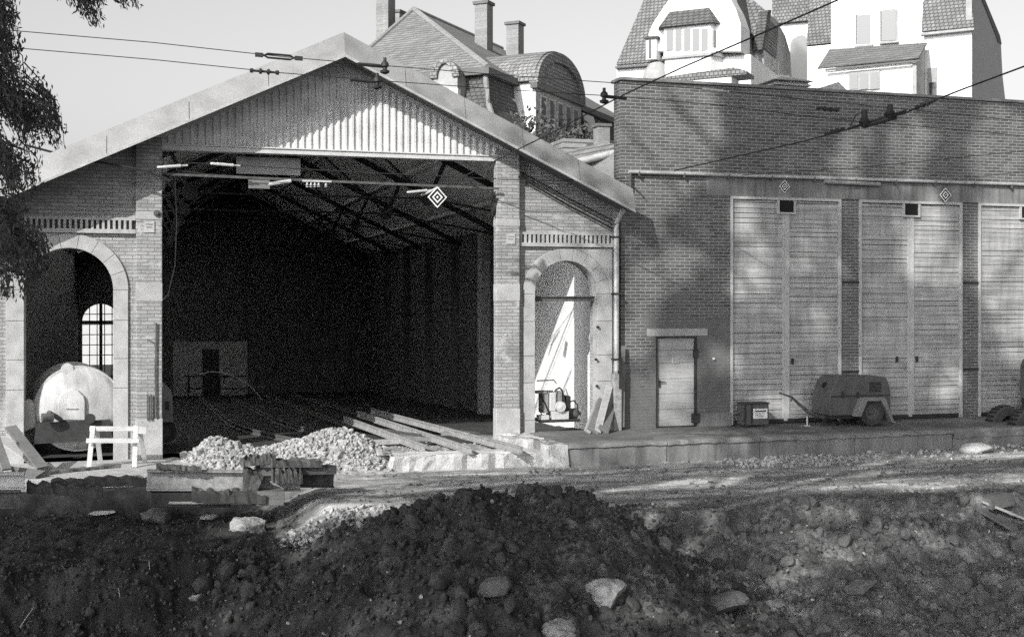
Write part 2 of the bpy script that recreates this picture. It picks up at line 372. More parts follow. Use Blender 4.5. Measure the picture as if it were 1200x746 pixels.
# ------------------------------------------------------------------ rocks
_ico = {}
def ico(sub):
    if sub not in _ico:
        bm = bmesh.new(); bmesh.ops.create_icosphere(bm, subdivisions=sub, radius=1)
        _ico[sub] = (np.array([v.co[:] for v in bm.verts]), np.array([[q.index for q in f.verts] for f in bm.faces])); bm.free()
    return _ico[sub]
def rockverts(sub, seed, cuts=5, rough=.18):
    V, Fc = ico(sub); r = np.random.default_rng(seed); V = V.copy()
    for k in range(cuts):                         # planar facets, as broken stone has
        n = r.normal(size=3); n /= np.linalg.norm(n); lim = r.uniform(.45, .85)
        dd = V@n; V = V-np.outer(np.maximum(0, dd-lim), n)*.97
    V = V*(1+rough*1.3*fbm(V[:, 0]*1.9+seed, V[:, 1]*1.9+V[:, 2]*1.4, 4))[:, None]
    return V, Fc
def scatter(pts, sizes, sub=1, variants=12, flat=.7):
    Vs = []; Fs = []; off = 0; base = [rockverts(sub, 40+k, 4, .35) for k in range(variants)]
    for p, sz in zip(pts, sizes):
        V, Fc = base[rng.integers(variants)]; q = rng.normal(size=4); q /= np.linalg.norm(q); w, x, y, z = q
        Rm = np.array([[1-2*(y*y+z*z), 2*(x*y-z*w), 2*(x*z+y*w)], [2*(x*y+z*w), 1-2*(x*x+z*z), 2*(y*z-x*w)], [2*(x*z-y*w), 2*(y*z+x*w), 1-2*(x*x+y*y)]])
        sc = np.array([1, rng.uniform(.6, 1), rng.uniform(flat*.7, 1)])
        Vs.append(((V*sc)@Rm.T)*sz+np.array(p)); Fs.append(Fc+off); off += len(V)
    return np.concatenate(Vs), np.concatenate(Fs)
def on_ground(n, x0, x1, y0, y1, cond, s0, s1, pw=2.2):
    pts = []; sz = []
    xx = rng.uniform(x0, x1, n); yy = rng.uniform(y0, y1, n); zz = terrain(xx, yy); u = rng.random(n)**pw
    ss = s0+(s1-s0)*u; k = cond(xx, yy)
    return np.stack([xx, yy, zz+ss*.25], -1)[k], ss[k]
pit = lambda x, y: (y < -6.9) & ((x < 8.3) | (rng.random(len(x)) < .1)) & (x > -2.2+.0*y)
p1, s1 = on_ground(26000, -2, 9.5, -14.4, -6.9, pit, .007, .05)
V, Fc = scatter(p1, s1); o = npmesh('soil_clods', V, Fc, 'clod'); tag(o, 'dark lumps of soil scattered over the dug heap', 'soil', kind='stuff')
p1, s1 = on_ground(3600, -1.5, 9, -14, -7.2, lambda x, y: pit(x, y) & (fbm(x*.8+3, y*.8, 4) > .02), .022, .15, 4.2)
V, Fc = scatter(p1, s1, 2); o = npmesh('soil_lumps', V, Fc, 'clod'); tag(o, 'larger dark lumps of earth in the dug heap', 'soil', kind='stuff')
p1, s1 = on_ground(14000, 6, 15.5, -14.4, -6.9, lambda x, y: (x > 7.0+rng.random(len(x))*2), .007, .05, 2.6)
V, Fc = scatter(p1, s1); o = npmesh('dry_clods', V, Fc, 'clod_l'); tag(o, 'dry grey clods on the right bank of the excavation', 'soil', kind='stuff')
p1, s1 = on_ground(2800, 7, 15.5, -14, -7.6, lambda x, y: (x > 7.4) & (fbm(x*.8+30, y*.8, 4) > .02), .022, .16, 4.2)
V, Fc = scatter(p1, s1, 2); o = npmesh('dry_lumps', V, Fc, 'clod_l'); tag(o, 'large dry lumps on the right bank of the excavation', 'soil', kind='stuff')
p1, s1 = on_ground(2600, -3, 2.6, -7.2, -3.0, lambda x, y: x > -9, .006, .04, 2.6)
V, Fc = scatter(p1, s1); o = npmesh('trench_clods', V, Fc, 'clod'); tag(o, 'dark soil crumbs in the trench before the apron', 'soil', kind='stuff')
p1, s1 = on_ground(5200, 1.5, 20.5, -7.4, -2.5, lambda x, y: fbm(x*.9+5, y*1.6, 4) > -.05, .006, .055, 4)
V, Fc = scatter(p1, s1); o = npmesh('road_clods', V, Fc, 'clod_l'); tag(o, 'grey dirt crumbs littering the road', 'soil', kind='stuff')
# pale chips among the soil and along the kerb
p1, s1 = on_ground(500, 0, 15, -13.5, -6.8, lambda x, y: x > -9, .012, .045, 2)
p2, s2 = on_ground(700, 12.2, 20.5, -3.3, -2.35, lambda x, y: fbm(x*1.5, y*2, 3) > -.02, .01, .10, 3.5)
p3, s3 = on_ground(700, 7, 21, -6.9, -2.4, lambda x, y: x > 0, .008, .03, 2)
p4, s4 = on_ground(260, 2.0, 3.9, -7.5, -5.9, lambda x, y: x > 0, .02, .09, 2)
p5, s5 = on_ground(420, 11.8, 14.3, -3.6, -2.4, lambda x, y: x > 0, .02, .09, 2.6)
V, Fc = scatter(np.concatenate([p1, p2, p3, p4, p5]), np.concatenate([s1, s2, s3, s4, s5])); o = npmesh('rubble_chips', V, Fc, 'gravel')
tag(o, 'pale stone chips strewn on soil and road', 'rubble', kind='stuff')

# gravel heap in front of the open hall
def gh(x, y):
    a = .50*np.exp(-((x-3.9)/1.15)**2-((y+.65)/.85)**2)+.42*np.exp(-((x-1.3)/.55)**2-((y+.4)/.8)**2)+.36*np.exp(-((x-2.7)/2.0)**4-((y+.85)/.8)**2)+.1*fbm(x*1.2, y*1.2, 3)*np.exp(-((x-2.7)/2.3)**4-((y+.8)/1.0)**2)
    return a+.07*fbm(x*2, y*2, 4)
gx = np.linspace(.4, 5.9, 90); gy = np.linspace(-2.3, 1.0, 60); A, B = np.meshgrid(gx, gy, indexing='ij'); C = -.56+gh(A, B)
gV = np.stack([A, B, C], -1).reshape(-1, 3); ii = np.arange(A.size).reshape(A.shape)
gF = np.stack([ii[:-1, :-1], ii[1:, :-1], ii[1:, 1:], ii[:-1, 1:]], -1).reshape(-1, 4)
gF3 = np.concatenate([gF[:, [0, 1, 2]], gF[:, [0, 2, 3]]])
n = 13000; xx = rng.uniform(.5, 5.8, n); yy = rng.uniform(-2.2, .8, n); hh = gh(xx, yy); k = hh > .07+.16*rng.random(n)
ss = .010+.060*rng.random(n)**3.2; big = rng.random(n) < .025; ss[big] *= 2.4
V, Fc = scatter(np.stack([xx, yy, -.56+hh+ss*.3], -1)[k], ss[k])
o = npmesh('gravel_heap', np.concatenate([gV, V]), np.concatenate([gF3, Fc+len(gV)]), 'gravel')
tag(o, 'pale gravel heap before the open hall', 'gravel', kind='stuff')

def boulder(px, py, r, mat, label, sx=1, sz=.75, seed=1, sink=.3, name='boulder', cat='rock', rough=.2, cuts=7, group='boulders lying in the dug ground', py0=None, rot=0):
    p = hit(px, py); V, Fc = rockverts(4, seed, cuts, rough)
    V = V*np.array([sx, 1, sz]); V = V*(1+.03*fbm(V[:, 0]*7+seed, V[:, 1]*7+V[:, 2]*5, 3))[:, None]
    o = npmesh(name, V*r, Fc, mat, False)
    o.location = (p.x, p.y, p.z+r*sz*(.5-sink)); o.rotation_euler = (rng.uniform(-.2, .2), rng.uniform(-.2, .2), rot)
    return tag(o, label, cat, group)
boulder(290, 620, .27, 'rock_l', 'pale rounded boulder standing just below the rusty beam stack', 1.15, .8, 3)
boulder(182, 610, .27, 'rock_d', 'dark flat-topped boulder at the lip of the pit, left of the pale boulder', 1.1, .7, 8)
boulder(712, 700, .25, 'rock_l', 'light angular rock on the front slope of the soil heap', 1.15, .8, 12)
boulder(848, 712, .29, 'rock_d', 'long dull slab-shaped rock right of the light angular rock', 1.35, .6, 21)
boulder(583, 692, .2, 'rock_d', 'dark rock left of the light angular rock on the heap', 1.3, .7, 25)
boulder(962, 742, .19, 'rock_d', 'pointed grey rock at the bottom edge right of the slab-shaped rock', 1, .8, 31)
boulder(655, 742, .2, 'rock_l', 'pale rock cut by the bottom edge below the soil heap', 1.2, .7, 34)
boulder(838, 655, .2, 'rock_d', 'blocky grey lump high on the bank above the slab-shaped rock', 1, .95, 37)
boulder(232, 700, .1, 'rock_l', 'small pale stone lying alone in the dark pit', 1.4, .5, 41)
boulder(243, 608, .12, 'rock_l', 'broken pale concrete lump between the two boulders at the pit lip', 1.6, .6, 43)
boulder(900, 672, .2, 'rock_d', 'dark wedge-shaped lump on the right bank', 1.3, .8, 47)
boulder(775, 640, .17, 'rock_d', 'dull round lump on the right shoulder of the heap', 1.2, .8, 52)
boulder(1010, 690, .2, 'rock_d', 'low dark lump on the right bank near the bottom', 1.3, .6, 55)
boulder(120, 600, .16, 'concrete_b', 'thin pale flake of concrete lying flat left of the dark boulder', 1.5, .13, 61, name='concrete_flake', sink=0)
boulder(1144, 528, .3, 'paintw', 'small white sack lying on rubble below the kerb at right', 1.3, .55, 66, name='sack', cat='sack', rough=.1, cuts=2, group=None)
o = MB().box(-.3, .3, -.2, .2, 0, .14); o.box(-.28, .28, -.15, .15, .14, .17)
o = o.build('timber_block', 'timber'); p = hit(1165, 590); o.location = (p.x, p.y, p.z-.02); o.rotation_euler = (R(4), R(-3), R(12)); tag(o, 'dark squared timber block on the lip of the bank at right', 'timber block')
for k, (a, b2, lab) in enumerate((((1150, 592), (1199, 612), 'pale splintered plank sloping down the bank below the timber block'), ((1152, 604), (1190, 626), 'lower darker plank half buried in the bank at right'))):
    q0 = hit(*a); q1 = hit(*b2); o = MB().beam(q0+Vector((0, 0, .08)), q1+Vector((0, 0, .08)), .16, .04).build('plank', 'timber_l' if k == 0 else 'timber'); tag(o, lab, 'plank', 'planks on the right bank')

rr0 = random.Random(4)
for px, py, lab in ((176, 668, 'thin curled root sticking out of the dark pit wall'), (142, 700, 'pale straight root hanging in the dark pit'), (20, 735, 'pale twig in the bottom left corner of the pit'), (822, 715, 'thin twig lying beside the slab-shaped rock'), (905, 692, 'short twig on the right bank')):
    p = hit(px, py); q_ = Vector((rr0.uniform(-.25, .25), rr0.uniform(-.1, .1), rr0.uniform(.12, .3)))
    tag(MB().tube([p-Vector((0, 0, .05)), p+q_*.5+Vector((.05, 0, .05)), p+q_+Vector((0, -.05, 0))], [.008, .006, .003], 5).build('root', 'timber_l'), lab, 'root', 'roots and twigs in the soil')

# ------------------------------------------------------------------ platform in front of the depot
pl = MB(); n = 46; edge = []
for i in range(n+1):
    x = 7.95+(60-7.95)*(i/n)**2.2; edge.append((x, -2.25+.05*random.uniform(-1, 1)*(x < 30)))
edge[0] = (7.95, -1.5)
poly = [(x, y, -.03) for x, y in edge]+[(60, .1, -.03), (7.95, .1, -.03)]
pl.prism([(a, b2, -.6) for a, b2, c in poly], (0, 0, .585)); tag(pl.build('platform', 'concrete'), kind='structure')
m, t, b = nt('platform top'); v = objvec(t); n1 = noise(t, v, .8, 9, .7); n2 = noise(t, v, 24, 6, .7)
t.links.new(mix(t, 1, ramp(t, n1, [(.3, .07), (.5, .12), (.7, .20)]), ramp(t, n2, [(.3, .72), (.7, 1.2)]), 'MULTIPLY'), b.inputs['Base Color']); b.inputs['Roughness'].default_value = .95; bump(t, b, n2, .5, .02); M['ptop'] = m
gx = np.concatenate([np.arange(7.75, 22, .1), [24, 30, 60]]); gy = np.arange(-2.42, .06, .1); A, B = np.meshgrid(gx, gy, indexing='ij')
C = -.012+.015*fbm(A*1.2, B*2, 4)+.006*fbm(A*9, B*9, 3)
lip = sst(-1.95, -2.35, B); C = C-lip*.03
ii = np.arange(A.size).reshape(A.shape)
# kerb stones with worn, uneven edges
kb = thing('kerb', 'long stained concrete kerb below the depot doors', 'kerb', (9, -2.3, -.5))
x = 8.1; i = 0
while x < 26:
    w = random.uniform(1.9, 2.6); top = -.005-random.uniform(0, .03)
    if 17.3 < x < 21.5: top -= .16
    k = MB(); seg = 14; vs = []
    for j in range(seg+1):
        xx = x+(w-.02)*j/seg; jag = random.uniform(-.025, .012)
        yo = -2.33+.02*random.uniform(-1, 1)
        prof = [(-2.05, top-.002), (yo+.05, top+jag*.3), (yo, top-.03+jag), (yo-.01, -.10+jag), (yo+.035, -.13), (yo+.04, -.62), (-2.05, -.62)]
        vs += [(xx, a, c) for a, c in prof]
    q = 7; fs = [(j*q+a, j*q+(a+1) % q, (j+1)*q+(a+1) % q, (j+1)*q+a) for j in range(seg) for a in range(q)]
    k.add(vs, fs+[tuple(range(q)), tuple(seg*q+a for a in range(q))]); k.build('kerb_stone', 'concrete', kb); x += w
Fp = np.stack([ii[:-1, :-1], ii[1:, :-1], ii[1:, 1:], ii[:-1, 1:]], -1).reshape(-1, 4)
cx = A.reshape(-1)[Fp].mean(1); cy = B.reshape(-1)[Fp].mean(1); keep = (cy > -2.08) & ((cx > 8.3) | (cy > -1.3-.3*np.sin(cx*9))) & (cx > 7.95)
tag(npmesh('platform_surface', np.stack([A, B, C], -1).reshape(-1, 3), Fp[keep], 'ptop', True), kind='structure')
gx = np.arange(4.6, 8.0, .07); gy = np.arange(-1.5, 1.3, .07); A, B = np.meshgrid(gx, gy, indexing='ij')
C = -.235+.05*fbm(A*2.2, B*2.2, 5, .6)+.03*fbm(A*9, B*9, 3)-.12*sst(.6, 1.3, B); gV2 = np.stack([A, B, C], -1).reshape(-1, 3); ii = np.arange(A.size).reshape(A.shape)
gq = np.stack([ii[:-1, :-1], ii[1:, :-1], ii[1:, 1:], ii[:-1, 1:]], -1).reshape(-1, 4); gq = np.concatenate([gq[:, [0, 1, 2]], gq[:, [0, 2, 3]]])
k_ = rng.integers(0, len(gV2), 700); V, Fc = scatter(gV2[k_]+rng.normal(size=(700, 3))*np.array([.03, .03, .004]), .012+.05*rng.random(700)**3)
tag(npmesh('rubble_bed', np.concatenate([gV2, V]), np.concatenate([gq, Fc+len(gV2)]), 'rust_l'), 'dusty rubble bed between and under the loose rails', 'rubble', kind='stuff')
# broken low concrete foundation before the hall
def jagblock(name, poly, z0, z1, mat, jit=.05, seed=1):
    r = random.Random(seed); pts = []
    for i in range(len(poly)):
        a = Vector(poly[i]); b2 = Vector(poly[(i+1) % len(poly)]); L = (b2-a).length; k = max(1, int(L/.13))
        for j in range(k): q = a.lerp(b2, j/k); pts.append((q.x+r.uniform(-jit, jit), q.y+r.uniform(-jit, jit)))
    n = len(pts); cx = sum(p[0] for p in pts)/n; cy = sum(p[1] for p in pts)/n; m = MB(); vs = []
    rings = [(1.03, z0), (1.02, z0+(z1-z0)*.35), (1.0, z0+(z1-z0)*.75), (.985, z1-.02), (.93, z1), (.5, z1), (.01, z1)]
    for s, z in rings:
        for (a, c) in pts: vs.append((cx+(a-cx)*s+r.uniform(-.02, .02), cy+(c-cy)*s+r.uniform(-.02, .02), z+r.uniform(-.025, .025)))
    fs = [(k*n+i, k*n+(i+1) % n, (k+1)*n+(i+1) % n, (k+1)*n+i) for k in range(len(rings)-1) for i in range(n)]
    m.add(vs, fs, False); return m.build(name, mat)
tag(jagblock('concrete_footing', [(4.7, -1.75), (6.2, -1.9), (7.6, -2.0), (8.3, -2.1), (8.3, -1.45), (7.4, -1.3), (4.9, -1.2)], -.62, -.2, 'concrete_b', .04, 2), 'pale broken concrete footing below the loose rails', 'footing')
tag(jagblock('broken_slab', [(7.4, -1.2), (8.15, -1.3), (8.15, -.2), (7.35, -.2)], -.5, .0, 'concrete_b', .05, 5), 'crumbled end of the platform at the foot of the right pier', 'slab')
tag(jagblock('broken_kerb_end', [(7.9, -2.3), (8.3, -2.33), (8.3, -1.2), (8.0, -1.25)], -.6, -.02, 'concrete_b', .05, 8), 'bright broken end face of the long kerb', 'kerb end')
o = MB(); o.prism([(-9, -2.6, -.52), (1.15, -2.3, -.52), (1.0, -.35, -.52), (.55, .0, -.52), (-9, .0, -.52)], (0, 0, .24)); tag(o.build('concrete_apron', 'concrete_b', bevel=.015), kind='structure')

# ------------------------------------------------------------------ TRAM SHED
XL, XR, XA = -3.0, 10.38, 3.95; SL = .475; TIPB = 8.11; DV = .9
PYP = -.17
roofz = lambda x: 8.35-abs(x-XA)*SL                       # wall top under the roof
shed = thing('tram_shed', 'large gabled tram shed of pale brick with a wide open front', 'shed', (XA, 0, -.5))
def arc(cx, r, zs, n=20, a0=180, a1=0):
    return [(cx+r*math.cos(R(a0+(a1-a0)*i/n)), zs+r*math.sin(R(a0+(a1-a0)*i/n))) for i in range(n+1)]
AL = dict(x0=PX(28), x1=PX(133)); AR = dict(x0=PX(626), x1=PX(700))
for d_, top in ((AL, 4.03), (AR, 3.87)):
    d_['cx'] = (d_['x0']+d_['x1'])/2; d_['r'] = (d_['x1']-d_['x0'])/2; d_['zs'] = top-d_['r']
pL0, pL1, pR0, pR1 = PX(159.5, PYP), PX(190, PYP), PX(582, PYP), PX(609, PYP)
WT = .48
def frontwall(a, x0, x1):
    pts = [(x0, -2), (x0, roofz(x0)-.12), (x1, roofz(x1)-.12), (x1, -2), (a['x1'], -2)]
    pts += arc(a['cx'], a['r'], a['zs'], 24, 0, 180)+[(a['x0'], -2)]
    if x0 < XA < x1: raise Exception
    m = MB(); m.xz(pts, 0, WT); return m
frontwall(AL, XL-.35, pL0+.02).build('wall', 'brick_hall', shed)
frontwall(AR, pR1-.02, XR+.05).build('wall', 'brick_hall', shed)
for x0, x1 in ((pL0, pL1), (pR0, pR1)):
    bp = MB().box(x0, x1, PYP, .07, .55, 6.3).build('pier', 'brick_pier', shed, bevel=.012)
    MB().box(x0-.012, x1+.012, PYP-.015, .08, -1.2, .55).build('pier_base', 'stone', bp, bevel=.012)
    for za, zb_ in ((2.95, 3.32), (4.62, 4.78)): MB().box(x0-.006, x1+.006, PYP-.012, .075, za, zb_).build('stone_course', 'stone', bp, bevel=.008)
# far left pier, mostly beyond the frame
bp = MB().box(-4.2, -2.98, PYP, WT+.02, -1, 5.1).build('pier', 'brick_pier', shed, bevel=.012)
MB().box(-9, -4.2, 0, WT, -1, 4.4).build('wall', 'brick_hall', shed)
# stone surrounds, block by block
def surround(a, w, outer_x0, outer_x1, nv=9):
    m = MB(); cx, r, zs = a['cx'], a['r'], a['zs']; y0, y1 = -.045, .3; gp = .006; ri = r-.004
    for i in range(nv):
        a0 = 180-180*i/nv; a1 = 180-180*(i+1)/nv; da = math.degrees(gp/r)/2
        ps = arc(cx, ri, zs, 5, a0-da, a1+da)+arc(cx, r+w, zs, 5, a1+da, a0-da); m.xz(ps, y0, y1)
    for s in (-1, 1):
        z = zs; k = 0; xi = cx+s*ri
        hs = [.62, .78, .6, .85, .7, .8]
        while z > -.55:
            h = hs[k % 6]; xo = outer_x1 if s > 0 else outer_x0
            if k % 2 == 1: xo = xo-s*.0
            m.box(min(xi, xo), max(xi, xo), y0-.002*(k % 2), y1, max(z-h+gp, -.7), z-gp/2); z -= h; k += 1
    o = m.build('arch_surround', 'stone', shed, bevel=.006)
    # flat spandrel stones beside the crown
    sp = MB(); top = zs+r+w
    for s in (-1, 1):
        xo = outer_x1 if s > 0 else outer_x0
        pts = [(xo, zs+.01), (xo, top)]+[(cx, top)]+[(x, z) for x, z in arc(cx, r+w+.008, zs, 10, 90, 0 if s > 0 else 180)]
        if abs(xo-cx) > r+w+.01: sp.xz(pts, -.038, .2)
    if sp.v: sp.build('spandrel', 'stone', o)
surround(AL, .29, AL['x0']-.33, PX(158)-.13)
surround(AR, .28, PX(613), XR-.12)
# dentil courses
for x0, x1, z in ((XL, pL0-.01, 4.47), (pR1+.01, PX(719), 4.32)):
    m = MB(); m.box(x0, x1, -.10, .05, z-.14, z-.055); m.box(x0, x1, -.07, .05, z+.13, z+.185); x = x0+.03
    while x < x1-.05: m.box(x, x+.052, -.075, .04, z-.055, z+.13); x += .105
    m.build('dentil_course', 'stone', shed, bevel=.004)
    MB().box(x0, x1, -.012, .02, z-.055, z+.13).build('dentil_backing', 'plaster_dark', shed)
# lintel beam and gable cladding
zb = 6.06
MB().box(pL1-.12, pR0+.12, -.13, .12, zb, zb+.1).box(pL1-.12, pR0+.12, -.16, -.10, zb+.10, zb+.13).build('lintel', 'trim', shed, bevel=.006)
m = MB(); x = pL1-.1; sp = .152; zt = lambda x: roofz(x)-.27
while x < pR0+.1:
    pf = [(0, 0), (.045, 0), (.065, -.045), (.115, -.045), (.135, 0), (sp, 0)]
    for i in range(5):
        xa, ya = x+pf[i][0], pf[i][1]; xb, yb = x+pf[i+1][0], pf[i+1][1]
        if xb < pR0+.12: m.add([(xa, ya-.03, zb+.10), (xb, yb-.03, zb+.10), (xb, yb-.03, max(zt(xb), zb+.11)), (xa, ya-.03, max(zt(xa), zb+.11))], [(0, 1, 2, 3)])
    x += sp
gc = m.build('gable_cladding', 'sheet', shed)
xg0, xg1 = pL1-.1, pR0+.1
MB().xz([(xg0, zb+.1), (xg0, roofz(xg0)-.1), (XA, roofz(XA)-.1), (xg1, roofz(xg1)-.1), (xg1, zb+.1)], .06, .14).build('gable_board', 'soffit', shed)
for s in (-1, 1):      # sloping trim along the cladding
    xe = pR1+.0 if s > 0 else pL0; m = MB()
    zz = lambda x: zt(x)+.0
    m.prism([(XA, -.12, zz(XA)-.05), (xe, -.12, zz(xe)-.05), (xe, -.12, zz(xe)+.07), (XA, -.12, zz(XA)+.07)], (0, .12, 0)); m.build('gable_trim', 'trim', shed)
# roof: two slopes, soffit, tall fascia
for s in (-1, 1):
    xe = XR+.1 if s > 0 else -3.9
    ux = Vector((xe-XA, 0, -abs(xe-XA)*SL)); A0 = Vector((XA, 0, 8.35))
    m = MB(); zf_ = lambda x: roofz(x)+.01
    for a_ in (((XA, xe, -DV+.22, 33.4),) if s > 0 else ((XA, .2, -DV+.22, 33.4), (.2, -2.8, -DV+.22, 1.2), (.2, -2.8, 29.0, 33.4), (-2.8, xe, -DV+.22, 33.4))):
        m.prism([(a_[0], a_[2], zf_(a_[0])), (a_[1], a_[2], zf_(a_[1])), (a_[1], a_[3], zf_(a_[1])), (a_[0], a_[3], zf_(a_[0]))], (0, 0, .11))
    rf = m.build('roof', 'fascia', shed)
    m = MB(); m.prism([(XA, -DV+.06, 8.13), (xe, -DV+.06, roofz(xe)-.22), (xe, -.02, roofz(xe)-.22), (XA, -.02, 8.13)], (0, 0, .04)); m.build('soffit', 'soffit', shed)
    # fascia in sheets with seams
    k = 5; L = (xe-XA)
    for i in range(k):
        x0 = XA+L*i/k; x1 = XA+L*(i+1)/k-(.012*s if i < k-1 else 0)
        MB().prism([(x0, -DV, 8.07-abs(x0-XA)*SL), (x1, -DV, 8.07-abs(x1-XA)*SL), (x1, -DV+.16, 8.58-abs(x1-XA)*SL), (x0, -DV+.16, 8.58-abs(x0-XA)*SL)], (0, .04, 0)).build('fascia', 'fascia', shed)
    m = MB(); m.prism([(XA, -DV-.02, 8.03), (xe, -DV-.02, 8.03-abs(L)*SL), (xe, -DV-.02, 8.085-abs(L)*SL), (XA, -DV-.02, 8.085)], (0, .06, 0)); m.build('drip_edge', 'zinc', shed)
# interior walls, back wall with door and arched window
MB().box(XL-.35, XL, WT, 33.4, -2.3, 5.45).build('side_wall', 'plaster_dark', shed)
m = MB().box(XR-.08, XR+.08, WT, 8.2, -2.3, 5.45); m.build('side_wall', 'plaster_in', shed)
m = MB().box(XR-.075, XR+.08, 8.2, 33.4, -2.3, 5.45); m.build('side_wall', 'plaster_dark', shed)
YB = 32.6
wx0, wx1 = PX(96, YB), PX(140, YB); wz0, wz1 = PZ(110, 440, YB), PZ(110, 356, YB); wr = (wx1-wx0)/2; wc = (wx0+wx1)/2
pts = [(XL, -2.3), (XL, 5.3), (XA, 8.3), (XR, 5.3), (XR, -2.3), (wx1, -2.3), (wx1, wz0), (wx1, wz0), (wx1, wz1-wr)]
m = MB(); m.xz([(XL, -2.3), (XL, wz0), (XR, wz0), (XR, -2.3)], YB, YB+.4)
m.xz([(XL, wz0), (wx0, wz0), (wx0, wz1-wr)]+arc(wc, wr, wz1-wr, 16, 180, 0)+[(wx1, wz0), (XR, wz0), (XR, 5.6), (XA, 8.45), (XL, 5.6)], YB, YB+.4)
m.build('back_wall', 'plaster_dark', shed)
wf = MB()
for q in np.linspace(wx0, wx1, 6)[1:-1]: wf.box(q-.02, q+.02, YB+.1, YB+.15, wz0, wz1-wr+math.sqrt(max(0, wr*wr-(q-wc)**2)))
for q in np.linspace(wz0, wz1, 8)[1:-1]:
    hw = wr if q < wz1-wr else math.sqrt(max(0, wr*wr-(q-wz1+wr)**2)); wf.box(wc-hw, wc+hw, YB+.1, YB+.14, q-.02, q+.02)
wf.box(wc-.07, wc+.07, YB+.08, YB+.17, wz0, wz1); wf.box(wx0, wx1, YB+.08, YB+.17, wz1-wr-.1, wz1-wr+.05)
w_ = wf.build('window', 'steel', shed); MB().box(wx0, wx1, YB+.2, YB+.206, wz0, wz1).build('pane', 'glass_t', w_)
bx0, bx1 = PX(203, YB), PX(290, YB)
MB().box(bx0, bx1, YB-.06, YB, -1.6, PZ(250, 400, YB)).build('wall_panel', 'plaster_grey', shed)
dx0, dx1 = PX(237, YB), PX(256, YB); dz0, dz1 = PZ(245, 465, YB), PZ(245, 409, YB)
d_ = MB().box(dx0, dx1, YB-.12, YB-.065, dz0, dz1).build('back_door', 'steel', shed); MB().box(dx0+.08, dx0+.14, YB-.17, YB-.12, dz0+1, dz0+1.1).build('door_handle', 'zinc', d_)
# purlins, polonceau trusses
MB().prism([(XA, .15, 8.2), (XR, .15, roofz(XR)-.16), (XR, 33, roofz(XR)-.16), (XA, 33, 8.2)], (0, 0, .03)).build('ceiling', 'ceil', shed)
RX0, RX1, RY0, RY1 = -2.8, .2, 1.2, 29.0
cz = lambda x: 8.2-(XA-x)*(8.2-(roofz(XL)-.16))/(XA-XL)
def slab_piece(m, x0, x1, y0, y1, zf, th_): m.prism([(x0, y0, zf(x0)), (x1, y0, zf(x1)), (x1, y1, zf(x1)), (x0, y1, zf(x0))], (0, 0, th_))
m = MB()
for a_ in ((XA, RX1, .15, 33), (RX1, RX0, .15, RY0), (RX1, RX0, RY1, 33), (RX0, XL, .15, 33)): slab_piece(m, *a_, cz, .03)
m.build('ceiling', 'ceil', shed)
m = MB(); slab_piece(m, RX1+.02, RX0-.02, RY0, RY1, lambda x: roofz(x)+.03, .01); rl_ = m.build('added_rooflight', 'frosted', shed)  # rooflight added out of view to bring daylight into the hall
m = MB(); y = RY0
while y <= RY1+.01: m.beam((RX1, y, roofz(RX1)+.08), (RX0, y, roofz(RX0)+.08), .05, .08); y += 2.0
m.build('added_glazing_bar', 'steel', rl_)  # bars across the added rooflight
for y in (3.2, 8.6, 14.0, 19.4, 24.8, 30.2):
    tr = MB(); up = Vector((XA, y, 7.98))
    for s in (-1, 1):
        e = Vector((XR-.1 if s > 0 else XL+.1, y, roofz(XR)-.42)); mid = up.lerp(e, .5)
        nrm = Vector((-s*SL, 0, -1)).normalized(); nd = mid+nrm*1.05
        tr.beam(up, e, .10, .15); tr.beam(mid, nd, .08, .09)
        tr.tube([e, nd], .03, 6); tr.tube([nd, up+Vector((0, 0, -.1))], .03, 6)
        tr.lathe(nd-Vector((0, .06, 0)), (0, 1, 0), [(0, .01), (0, .18), (.12, .18), (.12, .01)], 12)
        if s < 0: n0 = nd
    tr.tube([n0, nd], .028, 6); o = tr.build('roof_truss', 'steel', shed)
for s in (-1, 1):
    for f in (.2, .5, .8):
        xe = XR if s > 0 else XL; x = XA+(xe-XA)*f; MB().box(x-.05, x+.05, .3, 32.5, roofz(x)-.29, roofz(x)-.19).build('purlin', 'ceil', shed)
# wall pilasters inside on the right
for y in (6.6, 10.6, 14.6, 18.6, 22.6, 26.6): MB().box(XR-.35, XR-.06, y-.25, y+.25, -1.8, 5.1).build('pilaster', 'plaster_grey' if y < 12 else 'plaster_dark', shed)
# steel bar across right arch
MB().box(AR['x0']-.0, AR['x1']+.0, .18, .26, PZ(660, 353), PZ(660, 348)).box(AR['x0'], AR['x1'], .14, .30, PZ(660, 348)-.002, PZ(660, 348)+.02).build('tie_bar', 'rust', shed)
# rainwater pipe
dp = MB(); xp = PX(723, -.2); dp.tube([(xp, -.55, 5.0), (xp, -.2, 4.75), (xp, -.17, 4.6), (xp, -.17, 1.35)], .062, 12)
dpo = dp.build('rain_pipe', 'zinc', shed)
for z in (4.4, 3.1, 1.6): MB().box(xp-.085, xp+.085, -.25, -.02, z, z+.035).build('pipe_bracket', 'steel', dpo)
dq = MB(); dq.box(xp-.09, xp+.09, -.27, -.05, -.02, 1.28); dq.build('pipe_guard', 'rust_l', shed, bevel=.01)
dk = MB(); dk.box(xp+.02, xp+.1, -.29, -.27, .95, 1.65); dk.build('guard_strip', 'steel', shed)
# cables under the right verge
m = MB()
for k in range(3):
    a = P(612+2*k, 202+5*k, -.1); b2 = P(718, 258+5*k, -.1); m.tube([a, a.lerp(b2, .5)-Vector((0, 0, .03)), b2], .014+.006*(k == 2), 6)
m.tube([P(612, 203, -.1), P(609, 208, -.2)], .04, 8); m.build('cable_run', 'steel', shed)
